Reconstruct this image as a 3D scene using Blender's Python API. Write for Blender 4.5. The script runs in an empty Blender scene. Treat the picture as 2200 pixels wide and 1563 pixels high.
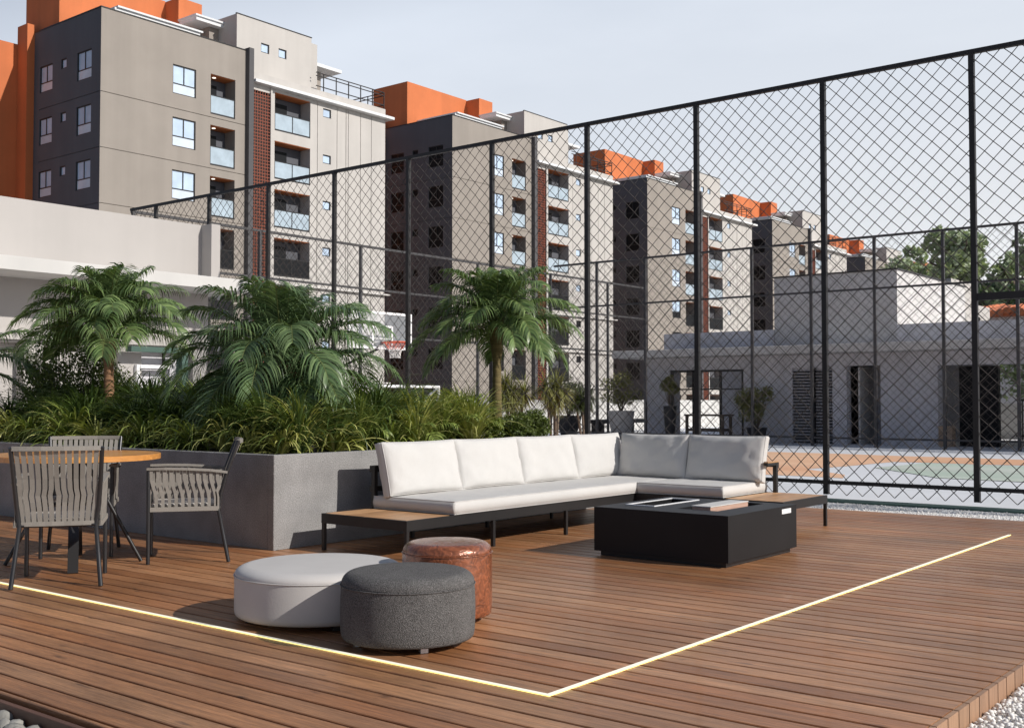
import bpy, math, random
from mathutils import Vector, Matrix, noise as mnoise
R = math.radians
sc = bpy.context.scene
COL = sc.collection

# ---------------------------------------------------------------- camera, world, sun, exposure
SUN_EL, SUN_AZ = 31.5, -78.0          # azimuth of the direction TOWARD the sun, measured from +X
CAM_H, TILT, YAW = 1.10, 1.897, 38.5
cd = bpy.data.cameras.new("camera"); cam = bpy.data.objects.new("camera", cd); COL.objects.link(cam)
cam.location = (0, 0, CAM_H); cam.rotation_euler = (R(90+TILT), 0, R(YAW-90))
cd.sensor_width = 36.0; cd.lens = 2385.0/2200.0*36.0; cd.clip_start = 0.05; cd.clip_end = 2000
sc.camera = cam

w = bpy.data.worlds.new("World"); sc.world = w; w.use_nodes = True
nt = w.node_tree; nt.nodes.clear()
out = nt.nodes.new('ShaderNodeOutputWorld'); bg = nt.nodes.new('ShaderNodeBackground')
sky = nt.nodes.new('ShaderNodeTexSky'); sky.sky_type = 'NISHITA'; sky.sun_disc = False
sky.sun_elevation = R(SUN_EL); sky.sun_rotation = R(90-SUN_AZ); sky.altitude = 100
sky.air_density = 1.0; sky.dust_density = 2.2; sky.ozone_density = 1.6
tc = nt.nodes.new('ShaderNodeTexCoord'); mp = nt.nodes.new('ShaderNodeMapping')
mp.inputs['Scale'].default_value = (1.0, 1.0, 3.2)
nz = nt.nodes.new('ShaderNodeTexNoise'); nz.inputs['Scale'].default_value = 1.7; nz.inputs['Detail'].default_value = 7
nz.inputs['Roughness'].default_value = 0.55
sep = nt.nodes.new('ShaderNodeSeparateXYZ')
rp = nt.nodes.new('ShaderNodeValToRGB'); rp.color_ramp.elements[0].position = .38; rp.color_ramp.elements[1].position = .72
rp.color_ramp.elements[0].color = (.84, .84, .84, 1); rp.color_ramp.elements[1].color = (1, 1, 1, 1)
mx = nt.nodes.new('ShaderNodeMixRGB')
# thin haze veil: white at the horizon, clearing towards the zenith
vr = nt.nodes.new('ShaderNodeValToRGB'); ve = vr.color_ramp.elements
ve[0].position = 0.0; ve[0].color = (1.04, 1.045, 1.06, 1); ve[1].position = 1.0; ve[1].color = (.13, .17, .26, 1)
for p_, c_ in ((.12, (.98, 1.0, 1.04)), (.24, (.94, .99, 1.07)), (.38, (.88, .95, 1.06)), (.60, (.22, .275, .39))):
    e_ = ve.new(p_); e_.color = (*c_, 1)
va = nt.nodes.new('ShaderNodeVectorMath'); va.operation = 'SCALE'; va.inputs['Scale'].default_value = 10.0
L = nt.links
L.new(tc.outputs['Generated'], mp.inputs['Vector']); L.new(mp.outputs['Vector'], nz.inputs['Vector'])
L.new(nz.outputs['Fac'], rp.inputs['Fac']); L.new(rp.outputs['Color'], mx.inputs['Fac'])
L.new(tc.outputs['Generated'], sep.inputs[0])
# the veil is a little denser towards +X
tl = nt.nodes.new('ShaderNodeMath'); tl.operation = 'MULTIPLY_ADD'; tl.inputs[1].default_value = -.32
tl0 = nt.nodes.new('ShaderNodeMath'); tl0.operation = 'ADD'; tl0.inputs[1].default_value = .24
L.new(sep.outputs['Z'], tl0.inputs[0])
L.new(sep.outputs['X'], tl.inputs[0]); L.new(tl0.outputs[0], tl.inputs[2])
tl2 = nt.nodes.new('ShaderNodeMath'); tl2.operation = 'MULTIPLY_ADD'; tl2.inputs[1].default_value = .05
L.new(sep.outputs['Y'], tl2.inputs[0]); L.new(tl.outputs[0], tl2.inputs[2])
L.new(tl2.outputs[0], vr.inputs['Fac']); L.new(vr.outputs['Color'], va.inputs[0]); L.new(va.outputs[0], mx.inputs['Color2'])
L.new(sky.outputs['Color'], mx.inputs['Color1']); L.new(mx.outputs['Color'], bg.inputs['Color'])
bg.inputs['Strength'].default_value = 0.10
L.new(bg.outputs['Background'], out.inputs['Surface'])

sl = bpy.data.lights.new("sun", 'SUN'); sl.energy = 4.75; sl.angle = R(0.6); sl.color = (1.0, .95, .885)
sun = bpy.data.objects.new("sun", sl); COL.objects.link(sun); sun.location = (0, 0, 60)
sd = Vector((math.cos(R(SUN_EL))*math.cos(R(SUN_AZ)), math.cos(R(SUN_EL))*math.sin(R(SUN_AZ)), math.sin(R(SUN_EL))))
sun.rotation_euler = sd.to_track_quat('Z', 'Y').to_euler()
vs = sc.view_settings; vs.view_transform = 'Standard'; vs.look = 'None'; vs.exposure = -0.17; vs.gamma = 1.0
sc.cycles.max_bounces = 8; sc.cycles.transparent_max_bounces = 16

# ---------------------------------------------------------------- materials
def mat(name, col, rough=.7, metal=0., spec=.5, var=0., vscale=3., bump=0., bscale=40., island=0., stretch=None,
        col2=None, fine=0., fscale=200., coat=0., trans=0., alpha=1., emit=None, estr=0., detail=6., streak=0., blot=0.):
    """one principled material; var = broad blotches, island = random tint per loose piece, fine = speckle"""
    m = bpy.data.materials.new(name); m.use_nodes = True
    n = m.node_tree; p = n.nodes['Principled BSDF']; k = n.links.new
    p.inputs['Roughness'].default_value = rough; p.inputs['Metallic'].default_value = metal
    p.inputs['Specular IOR Level'].default_value = spec
    p.inputs['Coat Weight'].default_value = coat; p.inputs['Alpha'].default_value = alpha
    base = n.nodes.new('ShaderNodeRGB'); base.outputs[0].default_value = (*col, 1)
    cur = base.outputs[0]
    g = n.nodes.new('ShaderNodeNewGeometry')
    tx = n.nodes.new('ShaderNodeTexCoord'); mpp = n.nodes.new('ShaderNodeMapping')
    if stretch: mpp.inputs['Scale'].default_value = stretch
    if island:
        # shift the grain of each loose piece
        cmb = n.nodes.new('ShaderNodeVectorMath'); cmb.operation = 'SCALE'
        cmb.inputs[0].default_value = (13., 7., 3.); k(g.outputs['Random Per Island'], cmb.inputs['Scale'])
        ad = n.nodes.new('ShaderNodeVectorMath'); ad.operation = 'ADD'
        k(tx.outputs['Object'], ad.inputs[0]); k(cmb.outputs[0], ad.inputs[1]); k(ad.outputs[0], mpp.inputs['Vector'])
    else:
        k(tx.outputs['Object'], mpp.inputs['Vector'])
    vec = mpp.outputs['Vector']
    def mul(fac_out, lo, hi, amount_col=None):
        nonlocal cur
        r = n.nodes.new('ShaderNodeMapRange'); k(fac_out, r.inputs['Value'])
        r.inputs['From Min'].default_value = lo[0]; r.inputs['From Max'].default_value = hi[0]
        r.inputs['To Min'].default_value = lo[1]; r.inputs['To Max'].default_value = hi[1]
        x = n.nodes.new('ShaderNodeVectorMath'); x.operation = 'SCALE'
        k(cur, x.inputs[0]); k(r.outputs[0], x.inputs['Scale']); cur = x.outputs[0]
    if col2:
        c2 = n.nodes.new('ShaderNodeMixRGB'); c2.inputs['Color2'].default_value = (*col2, 1); k(cur, c2.inputs['Color1'])
        if island: k(g.outputs['Random Per Island'], c2.inputs['Fac'])
        else:
            t = n.nodes.new('ShaderNodeTexNoise'); t.inputs['Scale'].default_value = vscale*.7; t.inputs['Detail'].default_value = 4
            k(vec, t.inputs['Vector'])
            rr = n.nodes.new('ShaderNodeMapRange'); rr.inputs['From Min'].default_value = .38; rr.inputs['From Max'].default_value = .62
            k(t.outputs['Fac'], rr.inputs['Value']); k(rr.outputs[0], c2.inputs['Fac'])
        cur = c2.outputs['Color']
    if island:
        wn = n.nodes.new('ShaderNodeTexWhiteNoise'); wn.noise_dimensions = '1D'; k(g.outputs['Random Per Island'], wn.inputs['W'])
        mul(wn.outputs['Value'], (0, 1-island), (1, 1+island))
    if var:
        t = n.nodes.new('ShaderNodeTexNoise'); t.inputs['Scale'].default_value = vscale; t.inputs['Detail'].default_value = detail
        t.inputs['Roughness'].default_value = .6; k(vec, t.inputs['Vector'])
        mul(t.outputs['Fac'], (.3, 1-var), (.7, 1+var))
    if blot:
        t = n.nodes.new('ShaderNodeTexNoise'); t.inputs['Scale'].default_value = .9; t.inputs['Detail'].default_value = 5
        k(tx.outputs['Object'], t.inputs['Vector']); mul(t.outputs['Fac'], (.35, 1-blot), (.65, 1+blot))
    if streak:
        ms = n.nodes.new('ShaderNodeMapping'); ms.inputs['Scale'].default_value = (1.6, 1.6, .07); k(tx.outputs['Object'], ms.inputs['Vector'])
        t = n.nodes.new('ShaderNodeTexNoise'); t.inputs['Scale'].default_value = 1.0; t.inputs['Detail'].default_value = 8
        k(ms.outputs[0], t.inputs['Vector']); mul(t.outputs['Fac'], (.35, 1-streak), (.65, 1+streak*.5))
    if fine:
        t = n.nodes.new('ShaderNodeTexNoise'); t.inputs['Scale'].default_value = fscale; t.inputs['Detail'].default_value = 2
        k(vec, t.inputs['Vector']); mul(t.outputs['Fac'], (.35, 1-fine), (.65, 1+fine))
    k(cur, p.inputs['Base Color'])
    if bump:
        t = n.nodes.new('ShaderNodeTexNoise'); t.inputs['Scale'].default_value = bscale; t.inputs['Detail'].default_value = 5
        k(vec, t.inputs['Vector']); b = n.nodes.new('ShaderNodeBump'); b.inputs['Strength'].default_value = bump
        b.inputs['Distance'].default_value = .01; k(t.outputs['Fac'], b.inputs['Height']); k(b.outputs[0], p.inputs['Normal'])
    if trans:
        tr = n.nodes.new('ShaderNodeBsdfTranslucent'); ms = n.nodes.new('ShaderNodeMixShader'); ms.inputs[0].default_value = trans
        sc_ = n.nodes.new('ShaderNodeVectorMath'); sc_.operation = 'MULTIPLY'; sc_.inputs[1].default_value = (1.3, 1.35, .6)
        k(cur, sc_.inputs[0]); k(sc_.outputs[0], tr.inputs['Color'])
        k(p.outputs[0], ms.inputs[1]); k(tr.outputs[0], ms.inputs[2]); k(ms.outputs[0], n.nodes['Material Output'].inputs['Surface'])
    if emit:
        p.inputs['Emission Color'].default_value = (*emit, 1); p.inputs['Emission Strength'].default_value = estr
    return m

M = {}
M['deck'] = mat('deck_wood', (.330, .136, .052), .40, spec=.5, island=.17, var=.30, vscale=3.2, stretch=(16, .8, 16), col2=(.40, .205, .100), blot=.18,
                bump=.22, bscale=9, fine=.16, fscale=26, coat=.06)
def knots(m):                             # dark streaks and small knots in the wood
    n = m.node_tree; p = n.nodes['Principled BSDF']; k = n.links.new
    src = p.inputs['Base Color'].links[0].from_socket; tx = n.nodes.new('ShaderNodeTexCoord')
    for sc3, scl, lo, hi, dk in (((5, 1.3, 5), 3.0, .66, .74, .45), ((30, 1.0, 30), 1.2, .62, .78, .62)):
        mp_ = n.nodes.new('ShaderNodeMapping'); mp_.inputs['Scale'].default_value = sc3; k(tx.outputs['Object'], mp_.inputs['Vector'])
        t = n.nodes.new('ShaderNodeTexNoise'); t.inputs['Scale'].default_value = scl; t.inputs['Detail'].default_value = 3; k(mp_.outputs[0], t.inputs['Vector'])
        q = n.nodes.new('ShaderNodeMapRange'); q.inputs['From Min'].default_value = lo; q.inputs['From Max'].default_value = hi
        q.inputs['To Min'].default_value = 1; q.inputs['To Max'].default_value = dk; k(t.outputs['Fac'], q.inputs['Value'])
        x = n.nodes.new('ShaderNodeVectorMath'); x.operation = 'SCALE'; k(src, x.inputs[0]); k(q.outputs[0], x.inputs['Scale']); src = x.outputs[0]
    k(src, p.inputs['Base Color'])
knots(M['deck'])
M['deck_under'] = mat('deck_underlay', (.018, .012, .010), .9)
M['fascia'] = mat('deck_fascia_wood', (.40, .235, .14), .55, island=.12, var=.16, vscale=6, stretch=(9, 9, .8), col2=(.33, .19, .115), bump=.1)
M['fascia_front'] = mat('deck_edge_wood', (.115, .055, .035), .55, var=.25, vscale=3, stretch=(9, .9, 9), bump=.1)
M['pebble'] = mat('white_pebble', (.84, .82, .79), .7, island=.14, col2=(.77, .74, .70), var=.06, vscale=30)
M['teak'] = mat('teak_panel', (.62, .36, .18), .42, island=.14, var=.28, vscale=3, stretch=(1.2, 14, 14), col2=(.50, .27, .125), bump=.08)
M['tabletop'] = mat('honey_wood', (.62, .29, .075), .36, island=.10, var=.2, vscale=3, stretch=(1.5, 16, 16), col2=(.54, .225, .055), bump=.05, coat=.15)
M['black_metal'] = mat('black_powder_coat', (.016, .015, .015), .42, var=.15, vscale=4, bump=.02, bscale=300)
M['fire_black'] = mat('black_cabinet_coat', (.010, .010, .011), .48, spec=.3, var=.2, vscale=2, bump=.02, bscale=500)
M['fence_metal'] = mat('fence_dark_steel', (.014, .012, .012), .5, var=.2, vscale=6)
M['wire'] = mat('dark_brown_wire', (.048, .040, .037), .5, metal=.3, var=.3, vscale=5)
M['chair_metal'] = mat('anthracite_tube', (.055, .055, .058), .33, metal=.65)
M['strap'] = mat('taupe_webbing', (.245, .226, .20), .72, island=.1, fine=.12, fscale=600, bump=.1, bscale=500)
M['chair_cushion'] = mat('pale_seat_pad', (.50, .47, .43), .85, fine=.06, fscale=500)
M['sofa'] = mat('offwhite_canvas', (.59, .576, .555), .9, spec=.2, var=.035, vscale=3, fine=.05, fscale=420, bump=.28, bscale=420)
M['light_leather'] = mat('pale_grey_leather', (.58, .555, .53), .55, spec=.35, var=.04, vscale=4, bump=.07, bscale=130)
M['grey_fabric'] = mat('charcoal_tweed', (.135, .13, .127), .95, spec=.15, fine=.62, fscale=300, var=.12, vscale=9, bump=.8, bscale=230)
M['steel'] = mat('steel_foot', (.5, .5, .52), .3, metal=.8)
M['white_steel'] = mat('white_painted_steel', (.82, .82, .83), .4)
M['soil'] = mat('planter_soil', (.022, .016, .011), .95, bump=.8, bscale=30)
M['render_light'] = mat('pale_facade_render', (.51, .485, .457), .85, var=.045, vscale=.6, streak=.05, bump=.1, bscale=60)
M['render_brown'] = mat('taupe_facade_render', (.305, .272, .240), .85, var=.05, vscale=.6, streak=.05, bump=.1, bscale=60)
M['render_dark'] = mat('shaded_facade_render', (.100, .104, .120), .8, var=.06, vscale=.6, streak=.06, bump=.1, bscale=60)  # side-face shade put into a darker, cooler colour than the taupe
M['fin'] = mat('dark_fin_render', (.085, .083, .088), .8, var=.06)
M['orange'] = mat('orange_facade_render', (.57, .165, .055), .8, var=.06, vscale=.7, streak=.06)
M['cornice'] = mat('white_cornice_paint', (.72, .73, .74), .7, var=.05, vscale=2)
M['wood_ceiling'] = mat('orange_wood_ceiling', (.66, .20, .06), .5, var=.2, vscale=2, stretch=(14, .8, 1))
M['lattice'] = mat('rust_brown_lattice', (.20, .05, .024), .7, var=.2, vscale=3)
M['dark_void'] = mat('unlit_interior', (.010, .010, .011), .6)
M['frame'] = mat('black_window_frame', (.014, .013, .013), .4)
M['pane'] = mat('painted_sky_window_glass', (.50, .62, .78), .3, metal=.0, spec=.35, var=.16, vscale=.9)  # pale blue sky reflection put into the base colour
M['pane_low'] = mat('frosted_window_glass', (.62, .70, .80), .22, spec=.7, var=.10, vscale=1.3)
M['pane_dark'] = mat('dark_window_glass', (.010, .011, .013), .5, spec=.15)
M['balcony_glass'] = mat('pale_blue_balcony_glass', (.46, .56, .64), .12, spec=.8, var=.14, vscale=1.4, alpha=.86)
M['pav'] = mat('cream_pavilion_render', (.455, .43, .41), .88, var=.04, vscale=.7, streak=.05)
M['pav_slab'] = mat('white_slab_render', (.61, .60, .58), .85, var=.04, vscale=1.2, streak=.05)
M['far_grey'] = mat('grey_rendered_wall', (.62, .61, .64), .88, var=.08, vscale=.8, streak=.10)
M['far_ledge'] = mat('pale_canopy_edge', (.62, .60, .575), .85, var=.08, vscale=1.4)
M['court'] = mat('pale_court_paint', (.70, .715, .74), .75, var=.06, vscale=.5)
M['court_orange'] = mat('peach_court_paint', (.74, .41, .24), .75, var=.10, vscale=.5, stretch=(1.2, .35, 1), col2=(.78, .50, .32))
M['court_green'] = mat('sage_court_paint', (.45, .54, .45), .75, var=.12, vscale=.5, stretch=(1.2, .35, 1), col2=(.58, .62, .55))
M['kerb_green'] = mat('green_painted_kerb', (.055, .105, .085), .7, var=.1)
M['ground'] = mat('dry_ground', (.30, .28, .25), .95, var=.12, vscale=.1)
M['gravel'] = mat('gravel_bed', (.80, .79, .77), .9, fine=.22, fscale=40, var=.08, vscale=2, bump=1.0, bscale=45)
M['paving'] = mat('pale_stone_paving', (.66, .64, .60), .85, var=.12, vscale=9, bump=.5, bscale=25)
M['rubble'] = mat('rough_grey_stone', (.34, .33, .30), .9, island=.25, var=.3, vscale=14, bump=.8, bscale=30)
M['trunk'] = mat('ringed_palm_trunk', (.26, .14, .075), .85, var=.35, vscale=6, stretch=(1, 1, 9), bump=.8, bscale=9)
M['trunk_green'] = mat('mossy_palm_trunk', (.15, .115, .045), .85, var=.35, vscale=6, stretch=(1, 1, 9), bump=.8, bscale=9)
M['bark'] = mat('grey_brown_bark', (.13, .10, .075), .9, var=.3, vscale=8, bump=.6, bscale=20)
M['palm_leaf'] = mat('palm_leaflet', (.080, .140, .048), .36, spec=.5, island=.45, col2=(.20, .27, .10), trans=.22)
M['palm_leaf_blue'] = mat('bluish_palm_leaflet', (.068, .122, .052), .36, spec=.5, island=.45, col2=(.17, .24, .105), trans=.2)
M['rachis'] = mat('frond_stalk', (.14, .16, .05), .5)
M['blade'] = mat('grass_blade', (.10, .155, .03), .42, island=.4, col2=(.28, .32, .075), trans=.2)
M['blade_yellow'] = mat('variegated_blade', (.21, .25, .05), .42, island=.4, col2=(.62, .60, .22), trans=.2)
M['blade_dark'] = mat('dark_grass_blade', (.045, .085, .022), .42, island=.4, col2=(.12, .17, .042), trans=.18)
M['leaf'] = mat('small_shrub_leaf', (.065, .095, .022), .5, island=.45, col2=(.13, .165, .035), trans=.2)
M['leaf_dark'] = mat('dark_shrub_leaf', (.035, .055, .020), .5, island=.45, col2=(.075, .095, .032), trans=.18)
M['leaf_olive'] = mat('olive_shrub_leaf', (.15, .165, .055), .5, island=.45, col2=(.27, .26, .10), trans=.2)
M['leaf_far'] = mat('distant_tree_leaf', (.33, .40, .28), .6, island=.25, col2=(.44, .50, .37), trans=.25)  # distance haze put into the pale leaf colour
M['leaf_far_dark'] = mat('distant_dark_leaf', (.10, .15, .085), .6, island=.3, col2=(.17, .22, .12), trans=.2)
M['terracotta'] = mat('orange_roof_tile', (.56, .17, .07), .75, island=.25, var=.2, vscale=3)
M['pot_white'] = mat('pale_concrete_pot', (.52, .49, .46), .8, var=.08, vscale=6)
M['pot_dark'] = mat('dark_glazed_pot', (.03, .03, .032), .5)
M['rim_orange'] = mat('orange_hoop_steel', (.68, .11, .05), .45)
M['net'] = mat('white_net_cord', (.78, .76, .74), .8)
M['net_red'] = mat('red_net_cord', (.62, .13, .08), .8)
M['lamp'] = mat('lit_downlight', (.9, .9, .9), .5, emit=(1, .93, .8), estr=2.0)
M['led'] = mat('lit_led_diffuser', (.62, .60, .52), .5, emit=(1, .95, .80), estr=.6)
M['led_side'] = mat('lit_led_flank', (.9, .8, .3), .5, emit=(1.0, .80, .25), estr=2.0)

def concrete():
    m = mat('speckled_concrete', (.262, .256, .252), .85, var=.20, vscale=3.0, fine=.34, fscale=150, bump=.35, bscale=110, streak=.05)
    return m
M['concrete'] = concrete()

def leather():                          # crackled copper leather
    m = mat('copper_leather', (.27, .085, .036), .24, metal=.25, spec=.7, var=.25, vscale=7, coat=.45)
    n = m.node_tree; p = n.nodes['Principled BSDF']; k = n.links.new
    tx = n.nodes.new('ShaderNodeTexCoord'); v = n.nodes.new('ShaderNodeTexNoise'); v.inputs['Scale'].default_value = 26
    v.inputs['Detail'].default_value = 4; v.inputs['Distortion'].default_value = 2.2
    k(tx.outputs['Object'], v.inputs['Vector'])
    b = n.nodes.new('ShaderNodeBump'); b.inputs['Strength'].default_value = .6; b.inputs['Distance'].default_value = .005
    k(v.outputs['Fac'], b.inputs['Height']); k(b.outputs[0], p.inputs['Normal']); k(b.outputs[0], p.inputs['Coat Normal'])
    src = p.inputs['Base Color'].links[0].from_socket
    r = n.nodes.new('ShaderNodeMapRange'); r.inputs['From Min'].default_value = .35; r.inputs['From Max'].default_value = .65
    r.inputs['To Min'].default_value = .6; r.inputs['To Max'].default_value = 1.35; k(v.outputs['Fac'], r.inputs['Value'])
    x = n.nodes.new('ShaderNodeVectorMath'); x.operation = 'SCALE'; k(src, x.inputs[0]); k(r.outputs[0], x.inputs['Scale'])
    k(x.outputs[0], p.inputs['Base Color'])
    return m
M['copper'] = leather()

# ---------------------------------------------------------------- mesh builder
class MB:
    def __init__(s): s.v = []; s.f = []; s.sm = []; s.mi = []; s.cm = 0
    def add(s, vs, fs, smooth=False):
        o = len(s.v); s.v += [tuple(p) for p in vs]
        for f in fs: s.f.append([i+o for i in f]); s.sm.append(smooth); s.mi.append(s.cm)
    def box(s, x0, x1, y0, y1, z0, z1, c=0.):
        if c:
            return s.cbox(x0, x1, y0, y1, z0, z1, c)
        s.add([(x0,y0,z0),(x1,y0,z0),(x1,y1,z0),(x0,y1,z0),(x0,y0,z1),(x1,y0,z1),(x1,y1,z1),(x0,y1,z1)],
              [(0,3,2,1),(4,5,6,7),(0,1,5,4),(1,2,6,5),(2,3,7,6),(3,0,4,7)])
    def cbox(s, x0, x1, y0, y1, z0, z1, c):      # chamfered top and vertical edges
        def ring(i, z): return [(x0+i,y0+c,z),(x0+c,y0+i,z),(x1-c,y0+i,z),(x1-i,y0+c,z),(x1-i,y1-c,z),(x1-c,y1-i,z),(x0+c,y1-i,z),(x0+i,y1-c,z)]
        r = [ring(0, z0), ring(0, z1-c), [(min(max(a,x0+c),x1-c), min(max(b,y0+c),y1-c), z1) for a,b,_ in ring(0, z1)]]
        vs_ = sum(r, []); fs = []
        for k in range(2):
            for i in range(8): j = (i+1) % 8; fs.append((k*8+i, k*8+j, k*8+8+j, k*8+8+i))
        fs.append(tuple(range(7, -1, -1))); fs.append((16, 18, 20, 22)) if False else fs.append(tuple(range(16, 24)))
        s.add(vs_, fs)
    def bar(s, a, b, w_, h_, up=(0, 0, 1)):
        a = Vector(a); b = Vector(b); d = (b-a).normalized(); u = Vector(up)
        if abs(d.dot(u)) > .98: u = Vector((1, 0, 0))
        x = d.cross(u).normalized()*w_/2; y = x.cross(d).normalized()*h_/2
        vs_ = [a-x-y, a+x-y, a+x+y, a-x+y, b-x-y, b+x-y, b+x+y, b-x+y]
        s.add(vs_, [(0,3,2,1),(4,5,6,7),(0,1,5,4),(1,2,6,5),(2,3,7,6),(3,0,4,7)])
    def tube(s, pts, r, n=8, cap=True, smooth=True):
        pts = [Vector(p) for p in pts]; m = len(pts)
        rr = r if isinstance(r, (list, tuple)) else [r]*m
        vs_ = []; prev = None
        for i, p in enumerate(pts):
            d = (pts[min(i+1, m-1)]-pts[max(i-1, 0)]).normalized()
            u = prev if prev is not None else (Vector((0,0,1)) if abs(d.z) < .9 else Vector((1,0,0)))
            x = (u-d*u.dot(d)).normalized(); prev = x; y = d.cross(x)
            for k in range(n):
                t = 2*math.pi*(k+.5)/n; vs_.append(p+(x*math.cos(t)+y*math.sin(t))*rr[i])
        fs = [(i*n+k, i*n+(k+1) % n, (i+1)*n+(k+1) % n, (i+1)*n+k) for i in range(m-1) for k in range(n)]
        s.add(vs_, fs, smooth)
        if cap: o = [tuple(range(n-1, -1, -1)), tuple((m-1)*n+k for k in range(n))]; s.add(vs_, o)
    def lathe(s, prof, c=(0,0,0), n=48, smooth=True, caps=True):
        vs_ = []; m = len(prof)
        for (r, z) in prof:
            for k in range(n): t = 2*math.pi*k/n; vs_.append((c[0]+r*math.cos(t), c[1]+r*math.sin(t), c[2]+z))
        fs = [(i*n+k, i*n+(k+1) % n, (i+1)*n+(k+1) % n, (i+1)*n+k) for i in range(m-1) for k in range(n)]
        s.add(vs_, fs, smooth)
        if caps:
            s.add(vs_[:n], [tuple(range(n-1, -1, -1))]); s.add(vs_[-n:], [tuple(range(n))], smooth)
    def strip(s, pts, wid, nrm, t=.0):           # flat ribbon along pts; wid list; nrm = side vector(s)
        vs_ = []
        for i, p in enumerate(pts):
            x = nrm[i] if isinstance(nrm, list) else nrm
            vs_ += [Vector(p)-x*wid[i]/2, Vector(p)+x*wid[i]/2]
        s.add(vs_, [(2*i, 2*i+1, 2*i+3, 2*i+2) for i in range(len(pts)-1)], True)
    def build(s, name, m, parent=None, org=None):
        me = bpy.data.meshes.new(name)
        o3 = Vector(org) if org is not None else (parent_origin(parent) if parent else Vector((0,0,0)))
        me.from_pydata([(a-o3.x, b-o3.y, c-o3.z) for a, b, c in s.v], [], s.f)
        me.polygons.foreach_set('use_smooth', s.sm)
        ms = m if isinstance(m, list) else [m]
        for q in ms: me.materials.append(M[q] if isinstance(q, str) else q)
        if len(ms) > 1: me.polygons.foreach_set('material_index', s.mi)
        me.update()
        ob = bpy.data.objects.new(name, me); COL.objects.link(ob)
        if parent: ob.parent = parent
        elif org is not None: ob.location = org
        return ob
def parent_origin(p):
    o = Vector((0,0,0))
    while p is not None: o += p.location; p = p.parent
    return o
def tag(o, label=None, cat=None, group=None, kind=None):
    if label: o['label'] = label
    if cat: o['category'] = cat
    if group: o['group'] = group
    if kind: o['kind'] = kind
    return o
def thing(name, label, cat, loc, group=None):
    o = bpy.data.objects.new(name, None); COL.objects.link(o); o.location = loc
    return tag(o, label, cat, group)
def copy_tree(o, parent=None):
    c = o.copy(); COL.objects.link(c)
    if parent: c.parent = parent
    for ch in [q for q in ALLCH.get(o.name, [])]: copy_tree(ch, c)
    return c
ALLCH = {}
def index_children():
    ALLCH.clear()
    for o in bpy.data.objects:
        if o.parent: ALLCH.setdefault(o.parent.name, []).append(o)
def structure(mb, name, m): return tag(mb.build(name, m), kind='structure')

# wall in a vertical plane with holes; each hole = (u0,u1,z0,z1,depth,back?)
def wall(mb, axis, pos, u0, u1, z0, z1, holes=(), inward=1, default_back=False):
    """axis 'y': plane y=pos, u is x.  axis 'x': plane x=pos, u is y.  inward = sign of the direction into the building"""
    us = sorted({u0, u1, *[q for h in holes for q in h[:2] if u0 <= q <= u1]})
    zs = sorted({z0, z1, *[q for h in holes for q in h[2:4] if z0 <= q <= z1]})
    def P(u, z, d=0.):
        return (u, pos+inward*d, z) if axis == 'y' else (pos+inward*d, u, z)
    for i in range(len(us)-1):
        for j in range(len(zs)-1):
            uc, zc = (us[i]+us[i+1])/2, (zs[j]+zs[j+1])/2
            if any(h[0] < uc < h[1] and h[2] < zc < h[3] for h in holes): continue
            mb.add([P(us[i],zs[j]), P(us[i+1],zs[j]), P(us[i+1],zs[j+1]), P(us[i],zs[j+1])], [(0,1,2,3)])
    for h in holes:
        a, b, c, d, dep, back = h
        q = [P(a,c), P(b,c), P(b,d), P(a,d), P(a,c,dep), P(b,c,dep), P(b,d,dep), P(a,d,dep)]
        mb.add(q, [(0,4,5,1),(1,5,6,2),(2,6,7,3),(3,7,4,0)] + ([(4,7,6,5)] if back else []))

# ================================================================ SETTING
G = -.08
m = MB(); m.add([(-300,-300,-3.0),(900,-300,-3.0),(900,900,-3.0),(-300,900,-3.0)], [(0,1,2,3)]); structure(m, 'ground', 'ground')
m = MB(); m.box(-12, 12.55, -9, 22, -.5, G-.012); structure(m, 'gravel_bed', 'gravel')
m = MB(); m.box(12.85, 60, -16, 24.5, -.5, G); structure(m, 'court_floor', 'court')
m = MB(); m.box(12.55, 12.85, -16, 20.3, -.5, -.068, .004); structure(m, 'kerb', 'kerb_green')
def blob(name, pts, m_, z):
    mb = MB(); n = len(pts); out_ = []
    for i in range(n):
        a = Vector((*pts[i], 0)); b = Vector((*pts[(i+1) % n], 0))
        for k in range(8):
            p = a.lerp(b, k/8); j = mnoise.noise(Vector((p.x*.6, p.y*.6, 3)))*.35
            out_.append((p.x+j, p.y+j*.6, z))
    mb.add(out_, [tuple(range(len(out_)))]); structure(mb, name, m_)
blob('painted_court_marking', [(16.4,6.6),(17.2,6.9),(18.2,8.0),(21.4,7.6),(21.9,4.0),(21.9,-6),(24.0,-6),(23.8,7),(23.6,17),(21,17.5),(18,16),(16.8,12)], 'court_orange', G+.004)
blob('painted_court_marking', [(17.5,5.6),(19.3,7.2),(21.3,7.0),(21.6,3.5),(21.6,-4),(19,-4.5),(17.6,-1),(17.0,3)], 'court_green', G+.008)

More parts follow.
